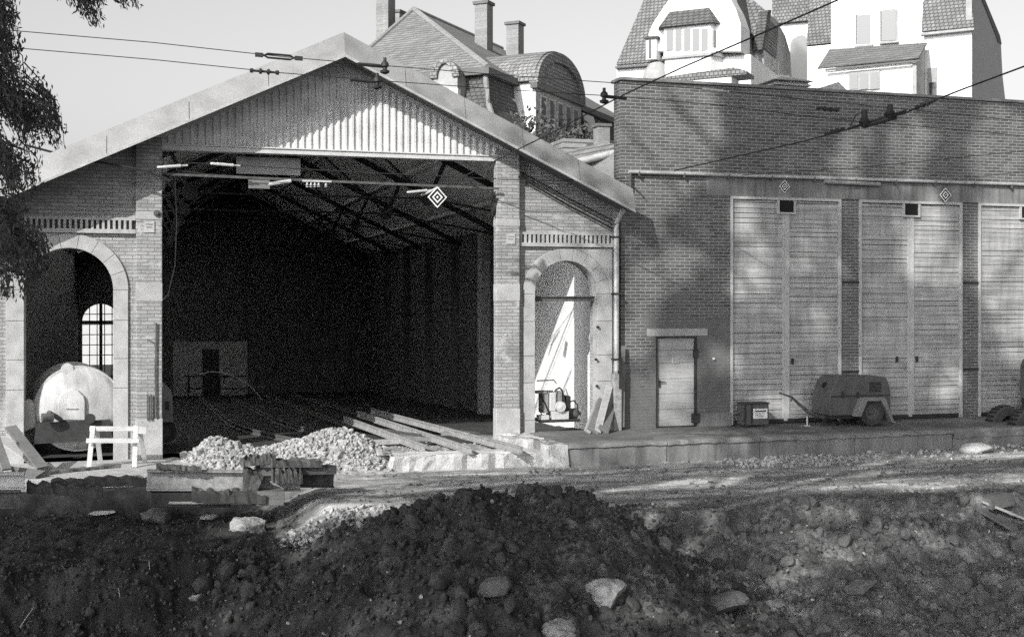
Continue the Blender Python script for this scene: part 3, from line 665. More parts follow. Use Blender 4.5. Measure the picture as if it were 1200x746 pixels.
# small plates and fittings on the piers
for px, py, Yp in ((175, 265, PYP), (598.5, 279, PYP)):
    c = P(px, py, Yp); o = MB().box(c.x-.1, c.x+.1, Yp-.02, Yp-.003, c.z-.13, c.z+.1).build('pier_plate', 'doorf', shed)
    MB().box(c.x-.07, c.x+.07, Yp-.024, Yp-.021, c.z+.03, c.z+.045).box(c.x-.06, c.x+.05, Yp-.024, Yp-.021, c.z-.03, c.z-.015).build('plate_lines', 'rust', o)
m = MB(); c = P(184, 250, PYP); m.lathe(c, (0, -1, 0), [(0, .07), (.05, .07), (.05, .04), (.1, .03), (.1, .001)], 14); m.build('lamp_boss', 'paintd', shed)
m = MB(); a = P(183, 378, PYP); m.tube([a+Vector((0, -.04, 0)), P(182, 440, PYP-.04), P(183, 490, PYP-.04)], .018, 6)
m.tube([P(172, 397, PYP-.02), P(181, 402, PYP-.05)], .012, 6); m.build('conduit', 'rust', shed)
m = MB()
for px in (173, 177): m.tube([P(px, 462, PYP-.05), P(px, 492, PYP-.05)], .02, 6)
m.build('pier_rods', 'rust', shed)
m = MB()
for px, py in ((700, 383), (698, 421), (699, 452)): c = P(px, py, -.05); m.lathe(c, (0, -1, 0), [(0, .03), (.06, .03), (.06, .001)], 8)
m.build('hinge_pins', 'steel', shed)
m = MB()
m.beam(P(583, 232, PYP), P(576, 250, PYP), .03, .04); m.box(pR0-.06, pR0, -.1, .05, PZ(580, 252), PZ(580, 225)); m.build('door_bracket', 'steel', shed)

# ------------------------------------------------------------------ DEPOT BUILDING
dep = thing('depot_building', 'flat-roofed brick depot with tall paired plank doors', 'building', (16, 0, 0))
DT = 8.055; XD0 = 10.5; XD1 = 34
doors = [(PX(856), PX(986)), (PX(1007), PX(1128)), (PX(1147), PX(1147)+3.03), (PX(1147)+3.53, PX(1147)+6.5)]
ztop = 5.45; DY = .12
sx0, sx1 = PX(768.5), PX(816.5); sz1 = 2.13
m = MB()
m.box(XD0, XD1, 0, .45, ztop, DT)                              # above the doors
m.box(XD0, sx0, 0, .45, -.1, ztop); m.box(sx0, sx1, 0, .45, sz1, ztop); m.box(sx1, doors[0][0], 0, .45, -.1, ztop)
m.box(doors[-1][1], XD1, 0, .45, -.1, ztop)
m.box(XD0, XD0+.45, .45, 18, -.3, 4.8)                          # side wall towards the shed
m.build('wall', 'brick_depot', dep)
for i in range(len(doors)-1):
    a, b2 = doors[i][1], doors[i+1][0]
    w_ = MB().box(a, b2, .03, .5, -.1, ztop).build('pilaster', 'brick_pil', dep)
    MB().box(a-.01, b2+.01, .0, .04, PZ(1000, 332), PZ(1000, 329)).box(a-.01, b2+.01, .0, .04, PZ(1000, 436), PZ(1000, 434)).build('iron_strap', 'steel', w_)
MB().box(XD0-.05, XD1, -.06, .52, DT, DT+.07).build('coping', 'concrete', dep, bevel=.01)
MB().box(XD0+.4, XD1, .5, 18, 4.7, 4.8).build('roof', 'soffit', dep)
x0b = PX(828)
MB().box(x0b, XD1, -.012, .02, ztop+.0, 5.90).build('plaster_band', 'plaster_band', dep)
MB().box(PX(758), PX(829), -.012, .02, sz1+.0, sz1+.17).build('door_lintel', 'plaster_grey', dep)
MB().box(sx1+.05, doors[0][0], -.04, .02, -.05, .3).build('plinth', 'plaster_band', dep)
# gutter pipe along the wall
m = MB(); m.tube([(XD0+.15, -.09, 5.93), (XD1, -.09, 5.97)], .042, 10); gt = m.build('wall_pipe', 'zinc', dep)
m = MB(); a = P(966, 213, -.09); b2 = P(1031, 216, -.09); m.tube([a, b2], .05, 10); m.build('pipe_sleeve', 'rust_l', dep)
x = XD0+.4
while x < 24: MB().box(x-.012, x+.012, -.14, 0, 5.84, 5.95).build('pipe_bracket', 'rust', gt); x += 1.15
m = MB(); m.tube([(PX(737), -.09, 5.93), (PX(737), -.09, 5.55)], .03, 8); m.tube([P(741, 217, -.08), P(756, 232, -.06)], .012, 6); m.build('pipe_drop', 'rust', dep)
# plank doors
def plank_leaf(x0, x1, z0, z1, y, ph=.118):
    m = MB(); z = z0; r = random.Random(int(x0*100))
    while z < z1-.01:
        h = ph*r.uniform(.8, 1.2); zt_ = min(z+h, z1); yo = r.uniform(-.006, .006); tl = r.uniform(-.006, .006)
        g_ = .006 if r.random() < .6 else .015
        m.prism([(x0, y+yo, z), (x1, y+yo, z+tl*.5), (x1, y+yo+tl*.5, zt_-g_), (x0, y+yo-.003, zt_-g_)], (0, .03, 0)); z = zt_
    return m
for i, (a, b2) in enumerate(doors):
    fr = MB().box(a, a+.07, -.01, .16, 0, ztop).box(b2-.07, b2, -.01, .16, 0, ztop).box(a+.07, b2-.07, -.01, .16, ztop-.07, ztop).build('door_frame', 'doorf', dep, bevel=.006)
    mid = (a+b2)/2; vx = .2; vz0 = ztop-.36
    for k in (0, 1):
        x0, x1 = (a+.075, mid-.045) if k == 0 else (mid+.045, b2-.075)
        lf = plank_leaf(x0, x1, .1, ztop-.075, .055).build('door_leaf', 'doorp', dep)
        MB().box(x0, x1, .09, .11, .1, ztop-.075).build('backing', 'paintd', lf)
        MB().box(x0-.0 if k else x1-.05, x0+.05 if k else x1, .035, .05, .1, ztop-.4).build('edge_batten', 'doorf', lf)
        if k == 1 or i == 1:
            c = x0+.1 if k else x0+1.0; MB().box(c, c+.05, .0, .05, 1.42, 1.56).build('door_lock', 'steel', lf)
    MB().box(mid-.045, mid+.045, .04, .09, .05, vz0).build('meeting_stile', 'doorf', dep)
    vb = MB().box(mid-vx-.05, mid+vx+.05, -.012, .045, vz0-.04, vz0).box(mid-vx-.05, mid-vx, -.012, .045, vz0, ztop-.075).box(mid+vx, mid+vx+.05, -.012, .045, vz0, ztop-.075).build('vent_frame', 'doorf', dep)
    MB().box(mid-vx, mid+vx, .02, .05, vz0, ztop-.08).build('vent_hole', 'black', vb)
    MB().box(a+.07, b2-.07, .06, .12, 0, .1).build('threshold', 'steel', dep)
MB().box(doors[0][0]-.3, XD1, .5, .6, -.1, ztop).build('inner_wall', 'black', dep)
# small service door
fr = MB().box(sx0, sx0+.045, -.008, .2, 0, sz1).box(sx1-.045, sx1, -.008, .2, 0, sz1).box(sx0+.045, sx1-.045, -.008, .2, sz1-.045, sz1).build('service_door_frame', 'steel', dep)
sd = MB(); zz = [0.02, .42, .78, 1.13, 1.5, 1.8, sz1-.05]
for i in range(6): sd.box(sx0+.05, sx1-.05, .05+.003*(i % 2), .09, zz[i], zz[i+1]-.008)
sd.box(sx0+.05, sx1-.05, .1, .12, 0, sz1-.05)
sdo = sd.build('service_door', 'doors', dep)
MB().box(sx0+.09, sx0+.13, .02, .05, .93, 1.1).tube([(sx0+.11, .0, 1.06), (sx0+.24, .0, 1.06)], .012, 8).build('door_handle', 'steel', sdo)
MB().box(sx1-.08, sx1+.02, -.03, .05, 1.62, 1.82).build('door_hinge', 'steel', sdo); MB().box(sx1-.12, sx1+.06, -.05, .05, .08, .3).build('door_hinge', 'steel', sdo)
c = P(792, 422, .03); so = MB().box(c.x-.09, c.x+.09, .03, .048, c.z-.065, c.z+.065).build('number_plate', 'doorf', sdo)
MB().box(c.x-.075, c.x+.075, .026, .031, c.z-.05, c.z+.05).build('plate_face', 'plaster_grey', so)
c = P(836, 420, -.03); MB().lathe(c, (0, -1, 0), [(0, .03), (.03, .03), (.03, .001)], 10).build('bell_push', 'paintl', dep)
# roof ventilator and small gable behind the coping
YV = 2.2
m = MB()
def pyr(m, c, w0, w1, z0, z1):
    vs = [(c[0]+i*w0, c[1]+j*w0, z0) for i, j in ((-1, -1), (1, -1), (1, 1), (-1, 1))]+[(c[0]+i*w1, c[1]+j*w1, z1) for i, j in ((-1, -1), (1, -1), (1, 1), (-1, 1))]
    m.add(vs, [(0, 1, 2, 3), (4, 7, 6, 5), (0, 1, 5, 4), (1, 2, 6, 5), (2, 3, 7, 6), (3, 0, 4, 7)])
c = P(926, 100, YV); zc = c.z
pyr(m, (c.x, YV+.4), .42, .42, 4.8, zc-.02); pyr(m, (c.x, YV+.4), .55, .46, zc-.02, zc+.08); pyr(m, (c.x, YV+.4), .43, .43, zc+.08, zc+.1); pyr(m, (c.x, YV+.4), .6, .14, zc+.1, zc+.27); pyr(m, (c.x, YV+.4), .14, .14, zc+.27, zc+.31)
m.build('roof_ventilator', 'zinc', dep)
a = P(968, 107, 1.5); b2 = P(995, 108, 1.5); tpt = P(983, 96, 1.5)
MB().xz([(a.x, 4.8), (a.x, a.z), (tpt.x, tpt.z), (b2.x, b2.z), (b2.x, 4.8)], 1.5, 3.5).build('roof_lantern', 'zinc', dep)

# ------------------------------------------------------------------ things in front of the depot
# diamond signs
def diamond(c, s, label, n=(0, -1, 0)):
    t0 = thing('diamond_sign', label, 'sign', (c.x, c.y, c.z-s), 'black and white diamond signs')
    def dm(k, th_): return [(c.x-k*s, c.y, c.z), (c.x, c.y, c.z+k*s*1.08), (c.x+k*s, c.y, c.z), (c.x, c.y, c.z-k*s*1.08)]
    mk = lambda k, off, mat, nm, par: MB().prism([(x, y-off, z) for x, y, z in dm(k, 0)], (0, .012, 0)).build(nm, mat, par)
    pl_ = mk(1.0, .0, 'plaster_white', 'plate', t0)
    for i, (k, mt) in enumerate(((.84, 'black'), (.56, 'plaster_white'), (.36, 'black'), (.14, 'plaster_white'))): mk(k, .003*(i+1), mt, 'painted_diamond', pl_)
    return t0
w_sign = diamond(P(512.5, 231, -.6), .215, 'black and white diamond sign hanging in the open shed front')
diamond(P(919.5, 218.5, -.05), .145, 'smallest diamond sign, fixed above the first pair of plank doors')
diamond(P(1108, 228.5, -.12), .17, 'tilted bright diamond sign above the second pair of plank doors')
# grey cabinet with notice
cb = thing('electrical_cabinet', 'low dark cabinet with a white notice beside the first plank door', 'cabinet', (PX(888, -.5), -.4, 0))
x0, x1 = PX(872, -.6), PX(901, -.6); h = PZ(880, 473, -.6)
MB().box(x0, x1, -.6, -.25, .05, h).build('case', 'paintd', cb, bevel=.012)
MB().box(x0+.0, x0+.03, -.63, -.6, .0, h).box(x0-.02, x1+.02, -.63, -.22, h, h+.02).box(x0+.18, x0+.21, -.62, -.6, .05, h).build('case_trim', 'steel', cb)
nc = MB().box(PX(882.5, -.6), PX(899, -.6), -.612, -.602, PZ(890, 490, -.6), PZ(890, 478.5, -.6)).build('notice', 'plaster_white', cb)
m = MB(); nx0, nx1 = PX(884, -.6), PX(897.5, -.6); nz = PZ(890, 480.5, -.6)
for i, f in enumerate((1, .9, .75, .85)): m.box(nx0+.01, nx0+(nx1-nx0)*f, -.616, -.613, nz-.045*i-(.03 if i == 0 else .014), nz-.045*i)
m.build('notice_lines', 'rust', nc)
MB().tube([(x0-.02, -.4, .3), (x0-.14, -.4, .28), (x0-.17, -.4, .1), (x0-.12, -.45, .03), (x0-.3, -.5, .02)], .012, 6).build('cable', 'steel', cb)
# compressor trailer
YC = -1.15
ct = thing('compressor_trailer', 'dusty single-axle compressor trailer parked before the plank doors', 'compressor', (PX(1000, YC), -.8, 0))
q = lambda px, py: (PX(px, YC), PZ(px, py, YC))
prof = [q(973, 487), q(972, 468), q(974, 460), q(979, 447), q(983, 442.5), q(988, 441), q(1037, 441), q(1041, 447), q(1043.5, 458), q(1044, 486)]
MB().xz(prof, YC, YC+.8).build('body', 'paintd', ct, bevel=.018)
MB().xz([q(990, 461), q(993, 444), q(1014, 443.5), q(1014, 461)], YC-.008, YC).build('side_hatch', 'paintd', ct)
MB().xz([q(976, 485), q(976, 467), q(998, 467), q(993, 485)], YC-.008, YC).build('side_hatch', 'paintd', ct)
for px in (986, 1004): MB().box(PX(px, YC), PX(px, YC)+.05, YC-.03, YC-.008, q(px, 466)[1], q(px, 459)[1]).build('latch', 'steel', ct)
MB().box(q(974, 464)[0], q(1043, 464)[0], YC-.014, YC+.01, q(1000, 464.5)[1], q(1000, 463)[1]).build('seam_rail', 'steel', ct)
g_ = MB(); gx0, gz0 = q(1019, 459.5); gx1, gz1 = q(1032.5, 447.5)
g_.box(gx0, gx1, YC-.01, YC, gz0, gz1)
gr = g_.build('grille', 'black', ct); sl = MB()
for k in range(7): sl.box(gx0, gx1, YC-.02, YC-.011, gz0+(gz1-gz0)*k/7, gz0+(gz1-gz0)*k/7+.014)
sl.build('grille_slats', 'paintd', gr)
c = P(977, 452, YC)+Vector((-.02, .38, 0)); MB().lathe(c, (-1, 0, .45), [(0, .075), (.012, .075), (.012, .055), (.002, .05), (.002, .001)], 18).build('gauge_opening', 'black', ct)
MB().box(q(976, 489)[0], q(1042, 489)[0], YC+.1, YC+.7, q(990, 491)[1], q(990, 487)[1]).build('chassis', 'steel', ct)
MB().tube([(PX(974, YC)+.05, YC+.4, q(958, 493)[1]), (PX(985, YC), YC+.4, q(985, 493)[1])], .09, 12).build('air_receiver', 'steel', ct)
wc_ = Vector((PX(1020.5, YC-.05), YC-.03, 0)); wr_ = .325; wc_.z = wr_
def wheel(par, c, r, w, side=-1, hub=.55):
    ty = MB(); a = (0, side, 0)
    ty.lathe(c-Vector((0, side*w/2, 0)), a, [(0, r*hub), (0, r*.92), (w*.12, r*.985), (w*.35, r), (w*.65, r), (w*.88, r*.985), (w, r*.92), (w*1.0, r*.8), (w*.96, r*.6), (w*.9, r*hub)], 40)
    for k in range(44):
        an = 2*math.pi*k/26; d0 = Vector((math.cos(an), 0, math.sin(an)))
        ty.beam(c+d0*r*.99-Vector((0, w*.38, 0)), c+d0*r*.99+Vector((0, w*.38, 0)), r*.1, r*.05, up=d0)
    t_ = ty.build('tyre', 'rubber', par)
    rm = MB(); rm.lathe(c-Vector((0, side*w/2, 0)), a, [(w*.1, r*hub*1.0), (w*.93, r*hub), (w*.93, r*hub*.9), (w*.7, r*hub*.8), (w*.68, r*hub*.45), (w*.85, r*hub*.4), (w*.85, r*hub*.3), (w*1.0, r*.1), (w*1.0, .001)], 28)
    for k in range(5):
        an = 2*math.pi*k/5; rm.lathe(c+Vector((math.cos(an)*r*hub*.6, side*w*.2, math.sin(an)*r*hub*.6)), a, [(0, .014), (.02, .014), (.02, .001)], 6)
    rm.build('rim', 'paintd', par)
for yy in (YC-.03, YC+.83):
    wh = bpy.data.objects.new('wheel', None); col.objects.link(wh); wh.parent = ct; wh.location = Vector((wc_.x, yy, wr_))-ct.location
    def sub(o):
        o.parent = wh; o.location = -Vector((wc_.x, yy, wr_))
    before = set(bpy.data.objects); wheel(None, Vector((wc_.x, yy, wr_)), wr_, .2, -1 if yy < 0 and yy < YC else 1)
    for o in set(bpy.data.objects)-before: sub(o)
fd = [q(998, 487), q(1005, 466.5), q(1009, 464.5), q(1029, 464.5), q(1033, 467), q(1042, 492), q(1046, 496), q(1040, 494), q(1028, 469), q(1011, 469), q(1004, 487)]
MB().xz(fd, YC-.2, YC).build('mudguard', 'paintm', ct, bevel=.008)
db = MB(); yh = YC+.38
qh = lambda px, py: (PX(px, YC+.38), PZ(px, py, YC+.38))
pth = [qh(975, 489), qh(958, 488), qh(948, 483), qh(936, 473), qh(928, 465), qh(913, 460)]
db.tube([(x, yh, z) for x, z in pth], [.04, .045, .045, .035, .025, .018], 8); db.tube([(pth[4][0], yh, pth[4][1]), (pth[4][0]-.02, yh, pth[4][1]-.1)], .015, 6); db.build('drawbar', 'rust', ct)
MB().tube([(q(956, 489)[0], yh, q(956, 489)[1]), (q(956, 489)[0], yh, .02)], .02, 8).box(q(956, 489)[0]-.05, q(956, 489)[0]+.05, yh-.05, yh+.05, -.005, .02).build('prop_stand', 'paintl', ct)
MB().tube([(pth[2][0], yh-.05, pth[2][1]), (pth[2][0]-.05, yh-.05, .22), (pth[2][0]+.08, yh-.1, .14), (pth[1][0], yh-.1, .28)], .01, 6).build('hose', 'steel', ct)
# loader at the right edge
LY = -1.7
ld = thing('wheel_loader', 'dark loader cut off by the right edge, one ribbed tyre showing', 'loader', (PX(1230, LY), LY, -.45))
for cxp in (1197, 1310):
    c = P(cxp, 500, LY); 
    for yy in (LY-.2, LY+.6):
        wh = bpy.data.objects.new('wheel', None); col.objects.link(wh); wh.parent = ld; wh.location = Vector((c.x, yy, c.z))-ld.location
        before = set(bpy.data.objects); wheel(None, Vector((c.x, yy, c.z)), .47, .34, -1 if yy < LY else 1, .48)
        for o in set(bpy.data.objects)-before: o.parent = wh; o.location = -Vector((c.x, yy, c.z))
b0 = P(1192, 421, LY)
q2 = lambda px, py: (PX(px, LY), PZ(px, py, LY))
MB().xz([q2(1222, 470), q2(1222, 430), q2(1226, 421), q2(1240, 419), q2(1290, 421), q2(1320, 440), q2(1322, 475)], LY, LY+.8).build('body', 'paintd', ld, bevel=.03)
MB().box(q2(1222, 470)[0], q2(1232, 470)[0], LY-.03, LY, q2(1190, 469)[1], q2(1190, 455)[1]).build('lamp_housing', 'steel', ld)
MB().box(q2(1224, 466)[0], q2(1228, 466)[0], LY-.045, LY-.03, q2(1190, 466)[1], q2(1190, 460)[1]).build('headlight', 'glaze', ld)
MB().box(q2(1224, 475)[0], q2(1320, 475)[0], LY+.1, LY+.8, -.0, q2(1200, 470)[1]).build('chassis', 'steel', ld)
MB().box(q2(1240, 420)[0], q2(1290, 420)[0], LY+.1, LY+1.0, q2(1240, 421)[1], q2(1240, 375)[1]).build('cab', 'paintd', ld, bevel=.03)
# pump in the right arch
YM = .25
pm = thing('pump_machine', 'small motor pump on a skid standing inside the right arch', 'pump', (PX(655, YM), YM, 0))
w = lambda px, py, dy=0: P(px, py, YM+dy)
def rbox(px0, px1, py0, py1, d0, d1, mat, nm, par=pm, bv=.01):
    return MB().box(PX(px0, YM), PX(px1, YM), YM+d0, YM+d1, PZ(px0, py1, YM), PZ(px0, py0, YM)).build(nm, mat, par, bevel=bv)
rbox(631, 678, 491.5, 494.5, -.15, .55, 'steel', 'skid')
rbox(646, 666, 482, 491.5, -.05, .4, 'paintl', 'gearbox')
rbox(636.5, 643, 460, 484, .0, .35, 'rust_l', 'radiator'); rbox(644, 652, 459, 482, .0, .3, 'paintl', 'fuel_tank', bv=.03)
rbox(654, 658, 458, 481, -.05, .15, 'paintm', 'cylinder'); rbox(658.5, 662, 462, 481, .0, .3, 'steel', 'cylinder')
rbox(664, 669, 464, 486, .0, .25, 'steel', 'engine_block')
m = MB(); m.lathe(w(656, 476, -.04), (0, -1, 0), [(0, .12), (.08, .12), (.08, .08), (.1, .02), (.1, .001)], 20); m.build('flywheel', 'paintl', pm)
m = MB(); m.lathe(w(671, 484, .2), (1, 0, 0), [(-.16, .001), (-.16, .12), (.1, .12), (.1, .05), (.2, .05), (.2, .001)], 18); m.build('pump_head', 'rust', pm)
m = MB(); m.tube([w(650, 459), w(652, 456), w(656, 454), w(659, 458), w(661, 468), w(664, 480)], .022, 8); m.tube([w(667, 471), w(672, 469), w(677, 474), w(676.5, 489)], .017, 8)
m.tube([w(632, 460), w(639, 473), w(643, 484)], .02, 6); m.tube([w(660, 462), w(663, 455), w(666, 464)], .012, 6); m.tube([w(631, 478), w(636, 488), w(640, 492)], .014, 6); m.build('pipework', 'steel', pm)
m = MB(); m.tube([w(629, 446, .1), w(649, 445, .1), w(652, 449, .1)], .014, 8); m.tube([w(630, 458), w(648, 458)], .02, 8); m.build('handlebar', 'rust', pm)
rbox(630, 642, 486, 491.5, -.1, .1, 'paintl', 'toolbox')
rbox(629, 641, 458.5, 461, -.02, .3, 'rust_l', 'top_plate')
# boards leaning beside the right arch
for a, b2, wd, th_, mat, lab in (((694, 499), (707, 470), .28, .09, 'timber', 'short dark timber leaning left of the rain pipe'), ((688, 495), (700, 472), .15, .05, 'timber_l', 'pale narrow board leaning behind the short dark timber'),
                                ((706, 502), (714, 477), .26, .1, 'timber', 'squat thick timber leaning nearest the rain pipe'), ((700, 498), (714, 452), .16, .05, 'timber_l', 'tall pale plank leaning against the arch stones'), ((704, 500), (709, 460), .06, .06, 'rust', 'rusty bar standing upright among the leaning boards')):
    A0 = P(*a, -.75); A0.z = .03; B0 = P(*b2, -.16)
    o = MB().beam(A0, B0, wd, th_, up=(0, -1, .3)).build('leaning_board', mat, bevel=.006); tag(o, lab, 'board', 'boards leaning by the right arch')
tag(MB().beam(P(729, 500, -.2)+Vector((0, 0, 0)), P(730, 405, -.12), .1, .04, up=(0, -1, 0)).build('upright_plank', 'timber'), 'dark upright plank standing in the corner by the rain pipe', 'plank')

# ------------------------------------------------------------------ rails
def railmesh(pts, h=.14):
    pts = [Vector(p) for p in pts]; m = MB()
    prof = [(-.06, 0), (.06, 0), (.06, .012), (.01, .025), (.01, h-.035), (.033, h-.028), (.033, h), (-.033, h), (-.033, h-.028), (-.01, h-.035), (-.01, .025), (-.06, .012)]
    vs = []; n = len(prof)
    for i, p in enumerate(pts):
        d = (pts[min(i+1, len(pts)-1)]-pts[max(i-1, 0)]); d.z = 0; d.normalize(); s = Vector((d.y, -d.x, 0))
        vs += [p+s*a+Vector((0, 0, b)) for a, b in prof]
    fs = [(i*n+k, i*n+(k+1) % n, (i+1)*n+(k+1) % n, (i+1)*n+k) for i in range(len(pts)-1) for k in range(n)]+[tuple(range(n)), tuple((len(pts)-1)*n+k for k in range(n))]
    return m.add(vs, fs)
fl = lambda x, y: -.14-.043*max(y, 0) if y > 0 else (-.17 if y > -1.3 else -.2)
rails = [([(452, 504), (498, 524)], 'left loose rail before the shed'), ([(486, 502), (553, 527)], 'middle loose rail with bolt holes before the shed'), ([(522, 500), (612, 527)], 'right loose rail reaching towards the kerb end')]
for (a, b2), lab in rails:
    p0 = G(a[0], a[1], -.02); p1 = G(b2[0], b2[1], -.1); dr = (p1-p0); p0 = p0-dr*1.3; p0.z = -.16; p1.z = -.19
    o = railmesh([p0, p0.lerp(p1, .5), p1], .15).build('loose_rail', 'rust_l'); tag(o, 'short '+lab, 'rail', 'loose rails before the shed')
for k, (xa, lab) in enumerate(((2.2, 'outermost left rail of the tracks inside the shed'), (3.5, 'second rail from the left inside the shed'), (5.0, 'third rail from the left inside the shed'), (6.3, 'rightmost rail inside the shed'))):
    pts = []
    for y in np.linspace(.7, 30, 26): pts.append((xa+1.2*(1-min(y, 9)/9)**2*.9, y, fl(0, y)+.0))
    tag(railmesh(pts, .12).build('track_rail', 'rust'), lab, 'rail', 'track rails inside the shed')
# timbers and slabs among the loose rails
for k, (a, b2, lab) in enumerate((((463, 512), (520, 516), 'broken sleeper under the left loose rail'), ((560, 512), (622, 519), 'dark sleeper between right rail and platform'), ((430, 519), (478, 517), 'pale flat slab beside the gravel heap'), ((520, 508), (560, 511), 'short sleeper piece behind the middle rail'))):
    A0 = G(*a, -.17); B0 = G(*b2, -.17); o = MB().beam(A0, B0, .24, .12).build('sleeper', 'timber' if k != 2 else 'concrete_b', bevel=.01); tag(o, lab, 'sleeper', 'sleepers among the loose rails')
# railing, curved wire and gantry in the depth of the hall
YR = 28
rl = thing('handrail', 'low pipe handrail at the far end of the shed by the door', 'railing', (PX(240, YR), YR, -1.4))
m = MB()
for px in (221, 257): m.tube([P(px, 470, YR), P(px, 440, YR)], .045, 8)
m.build('post', 'steel', rl)
m = MB(); m.tube([P(216, 440.5, YR), P(290, 440.5, YR)], .035, 8); m.tube([P(216, 455, YR), P(290, 455, YR)], .03, 8); m.build('rail_bar', 'steel', rl)
tag(MB().tube([P(233, 439, 20), P(245, 435.5, 20), P(260, 436, 20), P(275, 441, 20), P(290, 449, 20), P(299, 458, 20), P(308, 469, 20)], .022, 6).build('bent_cable', 'paintl'), 'thin pale bent cable in the dark of the shed', 'cable')
tag(MB().tube([P(205, 212, .6), P(207, 260, .6), P(205, 310, .6), P(197, 345, .6), P(190, 352, .5)], .012, 6).build('hanging_cable', 'rust_l'), 'thin cable hanging inside the shed next to the left pier', 'cable')

# ------------------------------------------------------------------ tank trailer inside the left arch
YT = .3
tk = thing('tank_trailer', 'white rounded tank trailer standing in the left arch', 'tank', (PX(90, YT), YT+.8, -.25))
tc = P(93, 479, YT); tr_ = .86
ax = Vector((-.12, 1, 0)).normalized()
m = MB(); m.lathe(tc, ax, [(-.12, .001), (-.115, tr_*.3), (-.09, tr_*.62), (-.03, tr_*.86), (.03, tr_*.95), (.05, tr_*.97)], 56); cap = m.build('end_cap', 'paintw', tk)
m = MB(); m.lathe(tc, ax, [(.05, tr_*.96), (.05, tr_*1.01), (.12, tr_*1.03), (.2, tr_*1.0), (2.3, tr_*1.0), (2.4, tr_*.9), (2.45, .001)], 56); shl = m.build('shell', 'paintw', tk)
for hh in (.75, 1.4): MB().lathe(tc, ax, [(hh, tr_*1.0), (hh, tr_*1.015), (hh+.06, tr_*1.015), (hh+.06, tr_*1.0)], 56).build('band', 'paintl', shl)
fy0 = YT-.17
m = MB(); ps = [(PX(px, fy0), PZ(px, py, fy0)) for px, py in ((68, 492), (68, 470), (71, 463), (77, 458), (85, 456.5), (92, 458), (98, 464), (99.5, 470), (99.5, 492))]
m.xz(ps, fy0, fy0+.08); hd = m.build('hatch', 'paintw', tk, bevel=.015)
MB().tube([P(76, 478, fy0-.03), P(90, 478, fy0-.03)], .012, 6).build('hatch_handle', 'paintl', hd)
m = MB(); m.tube([P(76, 437, YT+.3), P(78, 433, YT+.05)], .10, 14); m.tube([P(78, 433, YT+.1), P(79, 432, YT-.02)], .12, 14); m.build('filler_cap', 'paintl', tk)
m = MB(); m.xz([(PX(px, YT-.2), PZ(px, py, YT-.2)) for px, py in ((42, 495), (128, 492), (132, 514), (40, 520))], YT-.2, YT+2.2); m.build('chassis', 'steel', tk)
m = MB(); m.tube([P(57, 483, YT-.35), P(64, 487, YT-.2), P(77, 494, YT-.1)], .05, 8); m.lathe(P(55, 489, YT-.4), (1, .3, 0), [(-.1, .001), (-.1, .09), (.12, .09), (.12, .001)], 12); m.build('brake_gear', 'rust', tk)
m = MB(); m.xz([(PX(px, YT-.1), PZ(px, py, YT-.1)) for px, py in ((17, 473), (30, 470), (40, 472), (43, 500), (22, 508))], YT-.1, YT+.5); m.build('mudguard', 'paintw', tk, bevel=.03)
m = MB(); m.xz([(PX(px, YT+.1), PZ(px, py, YT+.1)) for px, py in ((116, 458), (127, 464), (121, 469))], YT+.1, YT+.2)
m.box(PX(118, YT+.1), PX(133, YT+.1), YT+.2, YT+1.2, PZ(120, 500, YT), PZ(120, 470, YT)); m.build('valve_box', 'paintl', tk, bevel=.02)
m = MB(); a = P(106, 490, YT-.25); m.lathe(a, (0, -1, 0), [(0, .1), (.06, .1), (.06, .001)], 16); m.build('tail_lamp', 'steel', tk)
for px in (60, 125):
    c = P(px, 508, YT+.6); c.z = .05
    wh = bpy.data.objects.new('wheel', None); col.objects.link(wh); wh.parent = tk; wh.location = c-tk.location
    before = set(bpy.data.objects); wheel(None, c, .32, .2)
    for o in set(bpy.data.objects)-before: o.parent = wh; o.location = -c
# machine body showing on the other side of the left pier
mb = thing('machine_cab', 'pale sloping end of a machine behind the left pier, inside the shed', 'machine', (PX(190, 1.2), 1.2, -.2))
MB().xz([(PX(px, 1.2), PZ(px, py, 1.2)) for px, py in ((170, 452), (191, 452), (202, 462), (203, 495), (170, 496))], 1.2, 2.6).build('body', 'paintm', mb, bevel=.03)
MB().box(PX(194, 1.2), PX(198, 1.2), 1.18, 1.2, PZ(195, 480, 1.2), PZ(195, 470, 1.2)).build('latch', 'steel', mb)
c = P(193, 500, 1.5); c.z = .1
wh = bpy.data.objects.new('wheel', None); col.objects.link(wh); wh.parent = mb; wh.location = c-mb.location
before = set(bpy.data.objects); wheel(None, c, .24, .15)
for o in set(bpy.data.objects)-before: o.parent = wh; o.location = -c
# sheets lying on the apron under the tank
for a, w_, d_, rz, lab in (((55, 528), .5, .35, .3, 'white sheet offcut lying under the left end of the tank'), ((82, 524), .55, .3, -.3, 'white sheet offcut lying under the middle of the tank'), ((94, 534), .3, .12, .1, 'narrow white offcut near the sawhorse')):
    p = G(*a, -.25); o = MB().box(-w_/2, w_/2, -d_/2, d_/2, 0, .03).build('sheet_offcut', 'paintw'); o.location = (p.x, p.y, -.275); o.rotation_euler = (R(5), R(-3), rz); tag(o, lab, 'sheet', 'sheet offcuts on the apron')
